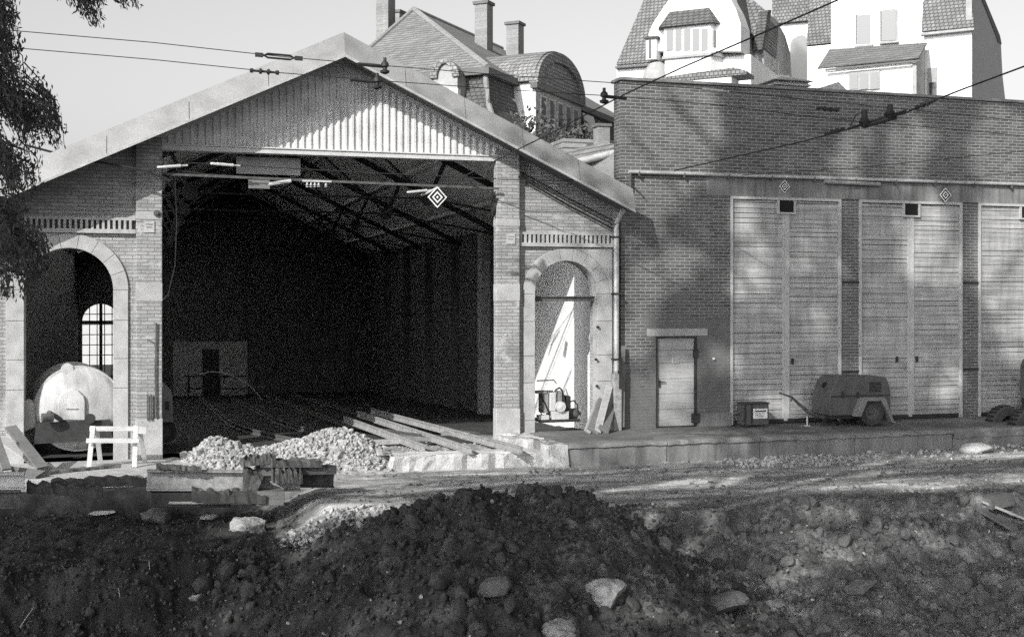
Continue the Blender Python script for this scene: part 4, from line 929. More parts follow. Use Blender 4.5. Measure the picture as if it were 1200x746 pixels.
# sawhorse
YS = -1.15
sh = thing('sawhorse', 'bright timber sawhorse on the apron in front of the left pier', 'sawhorse', (PX(135, YS), YS, -.28))
w = lambda px, py, dy=0: P(px, py, YS+dy)
MB().beam(w(105, 502, .15), w(167, 502, .15), .1, .09).build('top_beam', 'timber_w', sh, bevel=.006)
MB().beam(w(101, 516, -.12), w(163, 516, -.12), .03, .09).build('brace', 'timber_w', sh, bevel=.004)
for a, b2, dy in (((109, 499), (104, 533), -.18), ((159, 499), (157.5, 534), -.18), ((113, 501), (118, 528), .5), ((163, 501), (170, 527), .5)):
    A0 = w(*a, .12); B0 = w(*b2, dy); B0.z = -.275; MB().beam(A0, B0, .09, .035, up=(0, 1, 0)).build('leg', 'timber_w', sh, bevel=.004)
MB().beam(w(162, 504, .02), w(171, 504, .02), .05, .13).build('end_block', 'timber_w', sh)
# boards at far left
for i, (a, b2, wd, mat, lab) in enumerate((((2, 515), (58, 553), .2, 'timber_l', 'long pale-edged board sloping down in the left pile'), ((12, 500), (50, 548), .22, 'timber', 'dark board above the pale-edged one at left'), ((-5, 530), (10, 560), .12, 'timber_l', 'short pale stub at the very left edge'), ((-10, 548), (48, 556), .25, 'timber', 'flat dark board at the bottom of the left pile'), ((-8, 505), (8, 550), .16, 'timber', 'steep dark board against the far left pier'))):
    A0 = P(*a, -.75-.25*i); B0 = P(*b2, -1.9-.12*i); B0.z = max(B0.z, -.27+.05*(i % 3)); o = MB().beam(A0, B0, wd, .05, up=(.2, -.6, 1)).build('scrap_board', mat, bevel=.004); tag(o, lab, 'board', 'scrap boards at the left edge')
# steel girders and sleeper stack over the trench
def ibeam(m, a, b2, h, w, tf=.025, tw=.02):
    a = Vector(a); b2 = Vector(b2); up = Vector((0, 0, 1))
    m.beam(a+up*(h/2-tf/2), b2+up*(h/2-tf/2), w, tf); m.beam(a-up*(h/2-tf/2), b2-up*(h/2-tf/2), w, tf); m.beam(a, b2, tw, h-2*tf)
YG = -4.6
Z_ = lambda px, py, Y=YG: PZ(px, py, Y)
pt = lambda px, py, Y=YG: P(px, py, Y)
m = MB(); ibeam(m, pt(172, 562), pt(352, 563), .34, .22); tag(m.build('steel_girder', 'rust_l', bevel=.004), 'long dusty steel girder lying across the trench at left', 'girder', 'steel girders by the trench')
m = MB(); ibeam(m, pt(-30, 563, -4.9), pt(29, 563, -4.9), .26, .24); tag(m.build('steel_girder', 'paintl', bevel=.004), 'pale girder end entering at the left edge', 'girder', 'steel girders by the trench')
m = MB(); ibeam(m, pt(-10, 584, -5.0), pt(24, 584, -5.0), .28, .2); tag(m.build('steel_girder', 'rust'), 'dark girder under the pale girder end', 'girder', 'steel girders by the trench')
m = MB(); ibeam(m, pt(318, 561, YG+.3), pt(391, 562, YG+.3), .26, .2); tag(m.build('steel_girder', 'rust'), 'short rusty girder stub at the right end of the stack', 'girder', 'steel girders by the trench')
rr = random.Random(5)
def rough_plate(a, b2, wd, h, seed, Y):
    A0 = pt(*a, Y); B0 = pt(*b2, Y); r = random.Random(seed); n = 16; vs = []
    for i in range(n+1):
        c = A0.lerp(B0, i/n)
        for (dy, dz) in ((-wd/2, -h/2), (wd/2, -h/2), (wd/2, h/2), (0, h/2), (-wd/2, h/2)): vs.append((c.x, c.y+dy+r.uniform(-.02, .02), c.z+dz+r.uniform(-.3, .35)*h*(dz > 0)))
    m = MB(); m.add(vs, [(i*5+k, i*5+(k+1) % 5, (i+1)*5+(k+1) % 5, (i+1)*5+k) for i in range(n) for k in range(5)]+[(0, 1, 2, 3, 4), tuple(n*5+k for k in range(5))]); return m
tag(rough_plate((304, 542), (375, 542), .5, .1, 3, YG).build('rusty_plate', 'rust'), 'crusted rusty plate lying on top of the girder stack', 'plate')
tag(rough_plate((282, 541), (322, 536), .4, .13, 9, YG-.05).build('rusty_plate', 'rust'), 'bent rusty lump capping the girder stack at its left', 'plate')
tag(rough_plate((183, 546), (236, 549), .2, .07, 7, YG-.1).build('rusty_bar', 'rust'), 'thin rusty bar lying on the left part of the long girder', 'bar')
tag(rough_plate((60, 553), (142, 545), .22, .05, 17, -2.75).build('bent_strip', 'rust'), 'dark bent strip lying along the apron edge', 'strip')
V, Fc = rockverts(4, 77, 3, .5); o = npmesh('soil_clump', V*np.array([.2, .2, .32]), Fc, 'clod'); o.location = pt(298, 566, YG-.15); tag(o, 'earth clump hanging over the girder stack', 'soil clump')
for i, (px0, px1, py, mat, lab) in enumerate(((262, 307, 580, 'rust_l', 'light sleeper block supporting the girder stack'), (176, 270, 584, 'steel', 'long sleeper coloured dark for the shaded gap under the long girder'), (198, 300, 588, 'timber_l', 'thin pale board at the foot of the girder stack'), (300, 332, 582, 'timber', 'dark sleeper block under the right end of the stack'))):  # the long sleeper's dark colour stands in for shade below the girder
    a = pt(px0, py, YG+.1-.12*i); b2 = pt(px1, py, YG+.1-.12*i); o = MB().beam(a, b2, .35 if i != 2 else .2, .24 if i != 2 else .04).build('support_block', mat, bevel=.01); tag(o, lab, 'sleeper block', 'blocks under the girder stack')
for i, (a, b2, wd, h_, Y_, lab) in enumerate((((300, 551), (392, 549), .5, .12, YG+.1, 'thick rusty slab under the crusted plate on the stack'), ((318, 556), (352, 557), .6, .2, YG-.2, 'dark lump of rusted steel in the middle of the stack'), ((176, 577), (262, 578), .5, .2, YG+.3, 'black weathered sleeper in the shade under the long girder'), ((225, 580), (310, 582), .45, .16, YG-.25, 'rough weathered sleeper under the middle of the stack'), ((60, 566), (176, 563), .3, .12, -4.2, 'dark weathered sleeper reaching left from the long girder'), ((32, 571), (120, 577), .3, .14, -4.7, 'dark weathered sleeper beside the pale girder end'))):
    tag(rough_plate(a, b2, wd, h_, 30+i, Y_).build('old_sleeper', 'rust' if i < 2 else 'timber_d'), lab, 'sleeper', 'weathered sleepers in the girder stack')
o = MB(); 

# ------------------------------------------------------------------ overhead wires
def sag(a, b2, n=14, s=.0):
    a = Vector(a); b2 = Vector(b2); return [a.lerp(b2, i/n)-Vector((0, 0, s*4*(i/n)*(1-i/n))) for i in range(n+1)]
def wire(lab, pts, r, fittings=(), mat='steel'):
    root = thing('overhead_wire', lab, 'wire', pts[0], 'overhead wires')
    MB().tube(pts, r, 6).build('wire', mat, root)
    for p, d, kind in fittings:
        p = Vector(p); d = Vector(d).normalized()
        if kind == 'ins':
            m = MB(); pf = [(-.26, .012), (-.25, .04), (-.2, .04), (-.19, .02), (-.1, .022), (-.09, .05), (-.05, .05), (-.04, .022), (.04, .022), (.05, .05), (.09, .05), (.1, .022), (.19, .02), (.2, .04), (.25, .04), (.26, .012)]
            m.lathe(p, d, pf, 10); m.build('insulator', 'steel', root)
        elif kind == 'white':
            m = MB(); m.lathe(p, d, [(-.3, .012), (-.28, .028), (-.18, .028), (-.16, .036), (-.1, .03), (-.05, .036), (.05, .03), (.16, .036), (.18, .02), (.3, .02), (.31, .01)], 10); m.build('insulator', 'glaze', root)
        elif kind == 'turn':
            s_ = Vector((0, 0, .035)); m = MB(); m.tube([p-d*.36, p-d*.26, p-d*.2+s_, p+d*.2+s_, p+d*.26, p+d*.36], .02, 6); m.tube([p-d*.26, p-d*.2-s_, p+d*.2-s_, p+d*.26], .02, 6)
            m.beam(p-d*.42, p-d*.28, .06, .07); m.beam(p+d*.42, p+d*.28, .06, .07); m.build('turnbuckle', 'steel', root)
        elif kind == 'post':
            m = MB(); m.lathe(p-Vector((0, 0, .14)), (0, 0, 1), [(0, .03), (.02, .08), (.06, .09), (.08, .04), (.12, .04), (.14, .075), (.2, .07), (.24, .03), (.3, .03)], 10)
            m.tube([p, p-d*.5], .035, 6); m.build('post_insulator', 'steel', root)
    return root
YW = -4.0
a, b2 = P(-40, 31, YW), P(1260, 146, YW)
pw = lambda a, b2, px, Y=YW: a.lerp(b2, (PX(px, Y)-a.x)/(b2.x-a.x))
dv = b2-a
pts = [P(x, y, YW) for x, y in ((-40, 31), (33, 37.5), (180, 50), (330, 66.5), (450, 77), (607, 89.5), (723, 97.5), (830, 105), (960, 118), (1100, 132), (1260, 148))]
wire('upper of the two long span wires crossing in front of the gable', pts, .008, [(P(327, 66.5, YW), dv, 'turn'), (P(451, 78, YW), dv, 'post'), (P(838, 106, YW), dv, 'white')])
pts = [P(x, y, YW) for x, y in ((-40, 53), (33, 57.5), (180, 70), (330, 85.5), (450, 95), (607, 106), (723, 113), (830, 122), (960, 138), (1100, 150), (1260, 165))]
wire('lower of the two long span wires crossing in front of the gable', pts, .008, [(P(310, 84, YW), dv, 'ins'), (P(442, 96, YW), dv, 'post'), (P(970, 128, YW), dv, 'ins')])
pts = [P(x, y, -.7) for x, y in ((30, 170), (60, 178), (100, 187), (160, 198), (172, 200), (200, 212))]
wire('thick dark cable running from the left tree to the left pier', pts, .025)
pts = [P(x, y, -.7) for x, y in ((168, 200), (190, 197), (225, 191), (250, 192), (320, 196), (420, 202), (512, 206), (582, 210), (640, 212), (733, 209))]
wire('thin wire with a white insulator across the top of the shed opening', pts, .011, [(P(202, 195, -.7), (1, 0, .1), 'white'), (P(264, 193, -.7), (1, 0, -.05), 'white')])
pts = [P(x, y, -.3) for x, y in ((190, 205), (210, 200), (240, 204), (330, 210), (400, 214), (480, 217), (578, 222))]
wire('second wire just below the white-insulated wire in the shed opening', pts, .014)
pts = [D(x, y, t_) for x, y, t_ in ((1000, -8, 15.5), (982, 0, 16), (900, 36, 18), (800, 79, 20.5), (725, 114, 22.5), (650, 154, 24), (585, 186, 25.3), (545, 206, 26), (505, 224, 26.8), (430, 258, 28))]
wire('trolley wire falling from top right into the shed', pts, .013, [(D(708, 113, 22.8), (-1, -.2, 0), 'post'), (D(505, 224, 26.6), pts[-2]-pts[-1], 'white'), (D(492, 224, 26.6), (1, 0, .12), 'white')])
pts = [D(x, y, t_) for x, y, t_ in ((1260, 50, 17.5), (1200, 78, 18.5), (1130, 104, 20), (1084, 122, 21), (1060, 133, 21.6), (1000, 150, 22.8), (940, 166, 24), (860, 184, 25.3), (790, 200, 26.6))]
wr2 = wire('trolley wire falling from the right edge along the brick wall', pts, .014, [(D(1084, 122, 21), pts[2]-pts[4], 'ins'), (D(978, 154, 23.3), pts[4]-pts[6], 'ins')])
m = MB(); dd = lambda px, py: D(px, py, 21.9)
m.tube([dd(994, 151), dd(1062, 130)], .03, 6); m.tube([dd(1012, 148), dd(1050, 137)], .045, 8); m.tube([dd(996, 148), dd(1003, 135), dd(1010, 132), dd(1016, 146)], .012, 6)
m.lathe(dd(1013, 143), (0, 0, 1), [(-.1, .05), (.0, .11), (.06, .07), (.12, .05), (.2, .06), (.22, .001)], 10); m.lathe(dd(1043, 134), (0, 0, 1), [(-.08, .07), (.0, .12), (.08, .06), (.18, .05), (.19, .001)], 10)
m.build('section_insulator', 'steel', wr2)
pts = [P(x, y, -.5) for x, y in ((1260, 170), (1200, 177), (1100, 187), (1000, 197), (930, 201), (870, 205))]
wire('short faint wire reaching the wall above the doors from the right edge', pts, .009)
# switch gear hanging under the lintel
sg = thing('switch_bar', 'row of white insulators on a bar hanging under the lintel', 'switchgear', (PX(340, -.3), -.3, PZ(340, 212, -.3)))
MB().beam(P(195, 204, -.3), P(585, 221, -.3), .03, .05).build('carrier_bar', 'rust', sg)
m = MB(); m.box(PX(291, -.3), PX(316, -.3), -.34, -.3, PZ(300, 221, -.3), PZ(300, 211, -.3)); m.build('mounting_plate', 'paintm', sg)
MB().tube([P(315, 216, -.35), P(341, 212, -.35)], .04, 8).build('switch_rod', 'paintl', sg)
MB().box(PX(354, -.3), PX(388, -.3), -.36, -.28, PZ(370, 213.5, -.3), PZ(370, 211.5, -.3)).build('insulator_rail', 'paintl', sg)
for px in (360, 364.5, 369, 373.5, 382):
    m = MB(); m.lathe(P(px, 219.5, -.32), (0, 0, 1), [(0, .03), (.02, .035), (.03, .02), (.05, .035), (.07, .02), (.12, .02)], 8); m.build('insulator', 'glaze', sg)
MB().box(PX(277, .35), PX(352, .35), .35, .39, PZ(300, 204, .35), PZ(300, 184, .35)).build('hanging_board', 'plaster_grey', shed)

# ------------------------------------------------------------------ HOUSES ON THE HILL
U = Vector((math.sin(R(41.7)), math.cos(R(41.7)), 0)); Vv = Vector((-U.y, U.x, 0))
def PLN(px, py, org, dr):
    """photo point on the vertical plane through org along dr: (distance along dr, height)"""
    d = ray(px, py); o = Vector(org); nrm = Vector((dr.y, -dr.x, 0)); t_ = (o-CAM).dot(nrm)/d.dot(nrm); p = CAM+d*t_
    return (p-o).dot(dr), p.z
C0 = CAM+ray(569, 80)*60; zc = C0.z; Cg = Vector((C0.x, C0.y, 0))
W = lambda a, b2, z: Cg+U*a+Vv*b2+Vector((0, 0, z))
hs = thing('mansard_house', 'tiled mansard house with chimneys and an arched dormer behind the shed', 'house', (C0.x, C0.y, -.5))
# apex of hip: on the diagonal a=b
dg = (U+Vv).normalized(); s_, az = PLN(485, 11, Cg, dg); a1 = s_/math.sqrt(2)
LA = 24.0; LB = PLN(398, 60, Cg, Vv)[0]; ov = .25
# eaves line at right: continue until photo x 700
zr = az
m = MB(); c1, c2, c3, c4 = W(-ov, -ov, zc), W(LA, -ov, zc), W(LA, LB+ov, zc), W(-ov, LB+ov, zc); r1, r2 = W(a1, a1, zr), W(LA-2, a1, zr)
m.add([c1, c2, c3, c4, r1, r2], [(0, 1, 5, 4), (1, 2, 5), (2, 3, 4, 5), (3, 0, 4), (0, 3, 2, 1)]); rf = m.build('roof', 'tile_h', hs)
m = MB(); m.tube([c1, r1], .17, 8); m.tube([c4, r1], .15, 8); m.tube([r1, r2], .15, 8); m.build('ridge_tiles', 'brick_house', rf)
m = MB(); m.prism([W(-ov-.1, -ov-.1, zc-.35), W(LA, -ov-.1, zc-.35), W(LA, LB+ov, zc-.35), W(-ov-.1, LB+ov, zc-.35)], (0, 0, .33)); m.build('cornice', 'soffit', hs)
# lower mansard slope (concave flare)
m = MB(); mz = [(0, zc-.36), (.12, zc-1.1), (.35, zc-1.9), (.75, zc-2.6), (1.2, zc-3.3), (1.7, zc-3.9)]
vs = []
for o_, z in mz: vs += [W(-o_, -o_, z), W(LA, -o_, z), W(LA, LB+o_, z), W(-o_, LB+o_, z)]
m.add(vs, [(i*4+k, i*4+(k+1) % 4, (i+1)*4+(k+1) % 4, (i+1)*4+k) for i in range(len(mz)-1) for k in range(4)]); m.build('mansard_slope', 'tile_d', hs)
m = MB(); m.tube([W(-o_, -o_, z) for o_, z in mz], .14, 8); m.build('hip_tiles', 'brick_house', hs)
m = MB(); m.prism([W(-.9, -.9, -.5), W(LA, -.9, -.5), W(LA, LB+.9, -.5), W(-.9, LB+.9, -.5)], (0, 0, zc-3.4)); m.build('wall', 'plaster_grey', hs)
# left arched dormer
b0, z0 = PLN(536, 85, W(-1.0, 0, 0), Vv); b1, z1_ = PLN(508, 100, W(-1.0, 0, 0), Vv)
dzt = PLN(522, 72, W(-1, 0, 0), Vv)[1]; dzb = z1_-1.6; cb_ = (b0+b1)/2; rr_ = abs(b1-b0)/2
def dprof(bw, ex): return [(cb_-bw, dzb)]+[(cb_-bw*math.cos(math.pi*i/14), z0-.2+ex*(dzt-z0+.2)*math.sin(math.pi*i/14)) for i in range(15)]+[(cb_+bw, dzb)]
MB().prism([W(-1.0, bq, zq) for bq, zq in dprof(rr_, 1)], U*4).build('dormer', 'plaster_grey', hs)
MB().prism([W(-1.15, bq, zq) for bq, zq in dprof(rr_+.15, 1.06)[1:-1]]+[W(-1.15, bq, zq) for bq, zq in dprof(rr_-.25, .86)[1:-1]][::-1], U*.4).build('dormer_hood', 'tile_h', hs)
MB().prism([W(-1.2, cb_-.8, z1_-1.0), W(-1.2, cb_+.9, z1_-1.0), W(-1.2, cb_+.9, z1_-.3), W(-1.2, cb_-.8, z1_-.3)], U*.3).build('dormer_sill', 'plaster_white', hs)
# large dormer with five windows and a semicircular pediment on the long side
org = W(0, -1.3, 0); da0, q0 = PLN(628, 97, org, U); da1, q1 = PLN(681, 119, org, U); zbm = PLN(628, 140, org, U)[1]; zpl = q0; wd = da1-da0; ped = PLN(652, 67, org, U)[1]
cm = da0+wd/2; ztp = PLN(651, 67, org, U)[1]
face = [(da0, zbm-1.2), (da1, zbm-1.2), (da1, zpl)]+[(cm+wd/2*math.cos(math.pi*i/20), zpl+(ztp-zpl)*math.sin(math.pi*i/20)) for i in range(1, 20)]+[(da0, zpl)]
dm = MB().prism([W(a, -1.3, z) for a, z in face], Vv*5.0).build('dormer', 'plaster_grey', hs)
MB().prism([W(da0-.02, -1.28, zbm-1.2), W(da0-.02, 3, zbm-1.2), W(da0-.02, 3, zpl-.1), W(da0-.02, -1.28, zpl-.1)], U*.03-U*.0).build('dormer_cheek', 'plaster_white', dm)
m = MB(); k = 24
arcp = [(cm+(wd/2+.2)*math.cos(math.pi*i/k), zpl+(ztp-zpl+.25)*math.sin(math.pi*i/k)) for i in range(k+1)]; arci = [(cm+(wd/2-.25)*math.cos(math.pi*i/k), zpl+(ztp-zpl-.3)*math.sin(math.pi*i/k)) for i in range(k+1)]
m.prism([W(a, -1.5, z) for a, z in arcp+arci[::-1]], Vv*.5); m.build('pediment_moulding', 'tile_h', dm)
m = MB(); m.prism([W(da0-.3, -1.5, zpl-.3), W(da1+.2, -1.5, zpl-.3), W(da1+.2, -1.5, zpl), W(da0-.3, -1.5, zpl)], Vv*.4); m.build('dormer_cornice', 'soffit', dm)
m = MB(); m.prism([W(a, -1.3+5.0-.01, z) for a, z in [(a_, z_+.08) for a_, z_ in arcp]], -Vv*5); m.build('dormer_roof', 'tile_h', dm)
for i in range(5):
    aa = da0+wd*(.08+.18*i); zt_ = zpl-.55; zb_ = zpl-2.0
    wn = MB().prism([W(aa, -1.36, zb_), W(aa+wd*.12, -1.36, zb_), W(aa+wd*.12, -1.36, zt_), W(aa, -1.36, zt_)], Vv*.07).build('window', 'doorf', dm)
    MB().prism([W(aa+.1, -1.375, zb_+.1), W(aa+wd*.12-.1, -1.375, zb_+.1), W(aa+wd*.12-.1, -1.375, zt_-.1), W(aa+.1, -1.375, zt_-.1)], Vv*.014).build('pane', 'glass', wn)
# skylight on far part
sa0, sz0 = PLN(686, 148, W(0, -.7, 0), U); sa1, _ = PLN(699, 158, W(0, -.7, 0), U)
MB().prism([W(sa0, -1.0, sz0-1.1), W(sa1, -1.0, sz0-1.1), W(sa1-.1, -.45, sz0+.8), W(sa0-.1, -.45, sz0+.8)], -Vv*.1).build('skylight', 'glass_c', hs)
# chimneys (photo x, top y, half width, foot y, group)
def chim(a, b2, ztop_, w_, zb_=None):
    o = MB().prism([W(a-w_, b2-w_, zb_ or zc), W(a+w_, b2-w_, zb_ or zc), W(a+w_, b2+w_, zb_ or zc), W(a-w_, b2+w_, zb_ or zc)], (0, 0, ztop_-(zb_ or zc))).build('chimney', 'brick_house', rf)
    MB().prism([W(a-w_-.1, b2-w_-.1, ztop_), W(a+w_+.1, b2-w_-.1, ztop_), W(a+w_+.1, b2+w_+.1, ztop_), W(a-w_-.1, b2+w_+.1, ztop_)], (0, 0, .18)).build('chimney_cap', 'soffit', o)
def chim_at(px, pytop, aline, w_):
    # on the plane a = aline, find b
    bq, zq = PLN(px, pytop, W(aline, 0, 0), Vv); chim(aline, bq, zq-.18, w_)
chim_at(452, -6, a1*.9, .42); chim_at(465, 14, a1*1.9, .5); chim_at(567, 3, a1*1.3, .42); chim_at(603.5, 27, a1*2.0, .45)
# low neighbour roofs right of it
nb = thing('outbuilding', 'low brick outbuilding with a bright gutter between shed and depot', 'outbuilding', (10.8, 6, -.5))
a = P(672, 192, 4.5); b2 = P(727, 175, 3.0)
m = MB(); e0, e1 = P(676, 191, 9), P(728, 176, 5.5)
m.prism([(e0.x, 9, -.5), (XD0, 5.5, -.5), (XD0, 5.7, -.5), (e0.x, 9.2, -.5)], (0, 0, e0.z+.45)); 
m = MB(); zz = e1.z
gp0, gp1 = P(672, 193, 9.0), P(729, 175, 6.0)
m = MB(); m.add([gp0, gp1, (gp1.x, 6, -.5), (gp0.x, 9, -.5)], [(0, 1, 2, 3)]); m.add([gp0+Vector((0, .3, 0)), gp1+Vector((0, .3, 0)), (gp1.x, 6.3, -.5), (gp0.x, 9.3, -.5)], [(0, 1, 2, 3)]); m.build('wall', 'brick_house', nb)
m = MB(); m.tube([gp0+Vector((-.4, -.15, -.05)), gp1+Vector((.3, -.15, .02))], .11, 10); m.build('gutter', 'zinc', nb)
m = MB(); m.add([gp0+Vector((-.4, -.1, .08)), gp1+Vector((.3, -.1, .15)), gp1+Vector((.3, 2.5, .5)), gp0+Vector((-.4, 2.5, .45))], [(0, 1, 2, 3)]); m.build('roof', 'tile_h', nb)
c = P(708, 148, 14); hb = thing('small_chimney_block', 'small distant chimney stack on a low roof left of the depot corner', 'chimney', (c.x, 14, -.5))
MB().box(c.x-.22, c.x+.22, 14, 14.5, -.5, c.z).build('stack', 'brick_house', hb); MB().box(c.x-.28, c.x+.28, 13.95, 14.55, c.z, c.z+.1).build('cap', 'soffit', hb)
c = P(700, 160, 13.8); c2 = P(730, 162, 13.8); MB().box(c.x-1.0, c2.x+1, 14.6, 17, -.5, c.z).build('block', 'tile_h', hb)

# VILLAS ------------------------------------------------------------------
def plane_u(px, depth): return CAM+ray(px, HOR)*depth
class Fac:
    """a facade plane facing the camera side (its width runs along Vv, its depth along U)"""
    def __init__(s, px, depth): o = CAM+ray(px, HOR)*depth; s.o = Vector((o.x, o.y, 0))
    def at(s, px, py, dd=0):
        b_, z = PLN(px, py, s.o+U*dd, Vv); return s.o+U*dd+Vv*b_+Vector((0, 0, z))
    def poly(s, pts, dep, dd=0): return [s.at(px, py, dd) for px, py in pts]
    def slab(s, m, pts, dep, dd=0, down=False):
        p = s.poly(pts, dep, dd)
        m.prism(p, U*dep); return m
vA = thing('turret_villa', 'white villa with a hip-roofed bay window and tiled mansard', 'villa', plane_u(800, 66)+Vector((0, 0, -3.5)))
F1 = Fac(723, 66)
MB_ = lambda fac, pts, dep, nm, mat, par, dd=0: fac.slab(MB(), pts, dep, dd).build(nm, mat, par)
MB_(F1, [(723, 76), (880, 64), (880, 170), (723, 170)], 8, 'wall', 'plaster_white', vA)
# mansard with inclined front
def slope(fac, p_bot, p_top, back, nm, mat, par, dd0=0, dd1=1.5):
    b_ = [fac.at(x, y, dd0) for x, y in p_bot]; t_ = [fac.at(x, y, dd1) for x, y in p_top]
    m = MB(); poly = b_+t_[::-1]; k = len(poly)
    m.add(poly+[q_+U*back for q_ in poly], [tuple(range(k)), tuple(range(2*k-1, k-1, -1))]+[(i, (i+1) % k, (i+1) % k+k, i+k) for i in range(k)])
    return m.build(nm, mat, par)
slope(F1, [(722, 76), (870, 64)], [(757, -6), (862, -14)], 3, 'mansard', 'tile_v', vA, -.15, 1.9)
MB_(F1, [(721, 78), (800, 72), (800, 74), (721, 80)], .3, 'gutter', 'soffit', vA, -.3)
MB_(F1, [(760, 40), (765, 28), (778, 8), (790, -8), (850, -12), (862, 10), (868, 28), (868, 60), (765, 60)], 2, 'gable', 'plaster_white', vA, -.6)
# bay with faceted roof
by = Fac(800, 63.5)
bL, bM, bR, bRb = by.at(778, 60), by.at(833, 60), by.at(868, 60, 2.6), by.at(778, 60, 2.6)
def zat(px, py, p): return PLN(px, py, Vector((p.x, p.y, 0)), Vv)[1]
z_e = by.at(778, 33).z; z_s = by.at(800, 63).z; zlow = -3
bP = by.at(867, 60, 2.0)
pts_b = [bL+U*1.4+Vv*.5, bL, bM, bP, bP+U*2.2, bL+U*4.2+Vv*.5]
def ring(pts, z): return [Vector((p.x, p.y, z)) for p in pts]
def expand(pts, f):
    c = sum((Vector((p.x, p.y, 0)) for p in pts), Vector())/len(pts); return [c+(Vector((p.x, p.y, 0))-c)*f for p in pts]
MB().prism(ring(pts_b, z_s-.1), (0, 0, z_e-z_s+.1)).build('bay_window', 'plaster_white', vA)
MB().prism(ring(expand(pts_b, .97), zlow), (0, 0, z_s-zlow-.1)).build('bay_base', 'plaster_white', vA)
MB().prism(ring(expand(pts_b, 1.05), z_s-.22), (0, 0, .14)).build('bay_sill', 'plaster_grey', vA)
e_ = ring(expand(pts_b, 1.14), z_e); t_ = ring(expand(pts_b, .2), z_e+2.9); m = MB(); k = len(e_)
m.add(e_+t_, [(i, (i+1) % k, (i+1) % k+k, i+k) for i in range(k)]+[tuple(range(k)), tuple(range(k, 2*k))]); br = m.build('bay_roof', 'tile_d', vA)
for i in range(5):
    x0 = 781+10.2*i
    wn = MB_(by, [(x0, 34), (x0+7.5, 33.4), (x0+7.5, 59), (x0, 60)], .05, 'window', 'glass_c', vA, -.03)
p0, p1 = pts_b[2], pts_b[3]
for f0, f1 in ((.08, .3), (.38, .6), (.68, .9)):
    A0 = p0.lerp(p1, f0); B0 = p0.lerp(p1, f1); nn = Vector((p1-p0).cross(Vector((0, 0, 1)))).normalized()*.05; nn = nn if nn.dot(p0-sum(pts_b, Vector())/6) > 0 else -nn; nn.z = 0
    MB().prism([Vector((q_.x, q_.y, z))+nn for q_, z in ((A0, z_s+.25), (B0, z_s+.25), (B0, z_e-.35), (A0, z_e-.35))], -nn*.6).build('window', 'glass_c', vA)
# small window left of the bay, lower balcony roofs
MB_(F1, [(757, 46), (769, 45), (769, 69), (757, 70)], .8, 'small_dormer', 'plaster_white', vA, -.9)
MB_(F1, [(760, 47), (763, 47), (763, 68), (760, 68)], .1, 'window', 'glass', vA, -.95)
MB_(F1, [(755, 43), (771, 42), (771, 45), (755, 46)], 1.2, 'dormer_cap', 'tile_d', vA, -1.0)
lw = Fac(780, 61)
MB_(lw, [(765, 92), (860, 79), (875, 83), (875, 87), (780, 96), (765, 96)], 1.6, 'lower_roof', 'tile_v', vA)
MB_(lw, [(768, 95), (857, 86), (857, 170), (768, 170)], 1.5, 'lower_wall', 'plaster_white', vA, .1)
m = MB(); cxp = by.at(770, 88, .5); m.lathe(Vector((cxp.x, cxp.y, by.at(770, 95).z)), (0, 0, 1), [(-2, .8), (.1, .8), (.6, .7), (1.0, .45), (1.2, .001)], 20); m.build('round_oriel', 'plaster_grey', vA)
# middle wing
vB = thing('gabled_wing', 'white gabled wing with a side wall greyed for shade and an arched window', 'house', plane_u(905, 68)+Vector((0, 0, -3.5)))
F2 = Fac(895, 66)
MB_(F2, [(869, 60), (895, 57), (895, 170), (869, 170)], 5, 'wall', 'plaster_white', vB)
slope(F2, [(866, 62), (896, 57)], [(873, -8), (899, 14)], 3, 'mansard', 'tile_v', vB, -.12, .9)
cor = F2.at(895, 57); corp = Vector((cor.x, cor.y, 0))
def side(fac_corner, pts, th_, nm, mat, par):      # wall running back along U from a corner
    p = []
    for px, py in pts:
        a_, z = PLN(px, py, fac_corner, U); p.append(fac_corner+U*a_+Vector((0, 0, z)))
    return MB().prism(p, Vv*th_).build(nm, mat, par)
side(corp, [(895, 57), (901, 16), (910, 24), (920, 42), (926, 62), (928, 100), (928, 170), (895, 170)], .3, 'side_wall', 'plaster_grey', vB)  # shade of this side is put into its grey render
side(corp-Vv*.05, [(893, 58), (900, 12), (904, 12), (898, 58)], .5, 'verge', 'tile_d', vB)
F3 = Fac(940, 74)
MB_(F3, [(905, -10), (975, -14), (975, 22), (905, 28)], 5, 'roof', 'tile_v', vB)
MB_(F3, [(912, 28), (978, 20), (978, 170), (912, 170)], 5, 'rear_wall', 'plaster_white', vB, .3)
MB_(F3, [(926, 95), (926, 52), (929, 46), (935, 42), (941, 41), (945, 44), (946, 50), (946, 95)], .1, 'arched_window', 'glass_c', vB, .2)
F4 = Fac(960, 70)
slope(F4, [(945, 53), (975, 50)], [(950, -10), (975, -12)], 3, 'mansard', 'tile_v', vB, -.1, 1.2)
MB_(F4, [(946, 55), (976, 52), (976, 170), (946, 170)], 4, 'front_wall', 'plaster_white', vB)
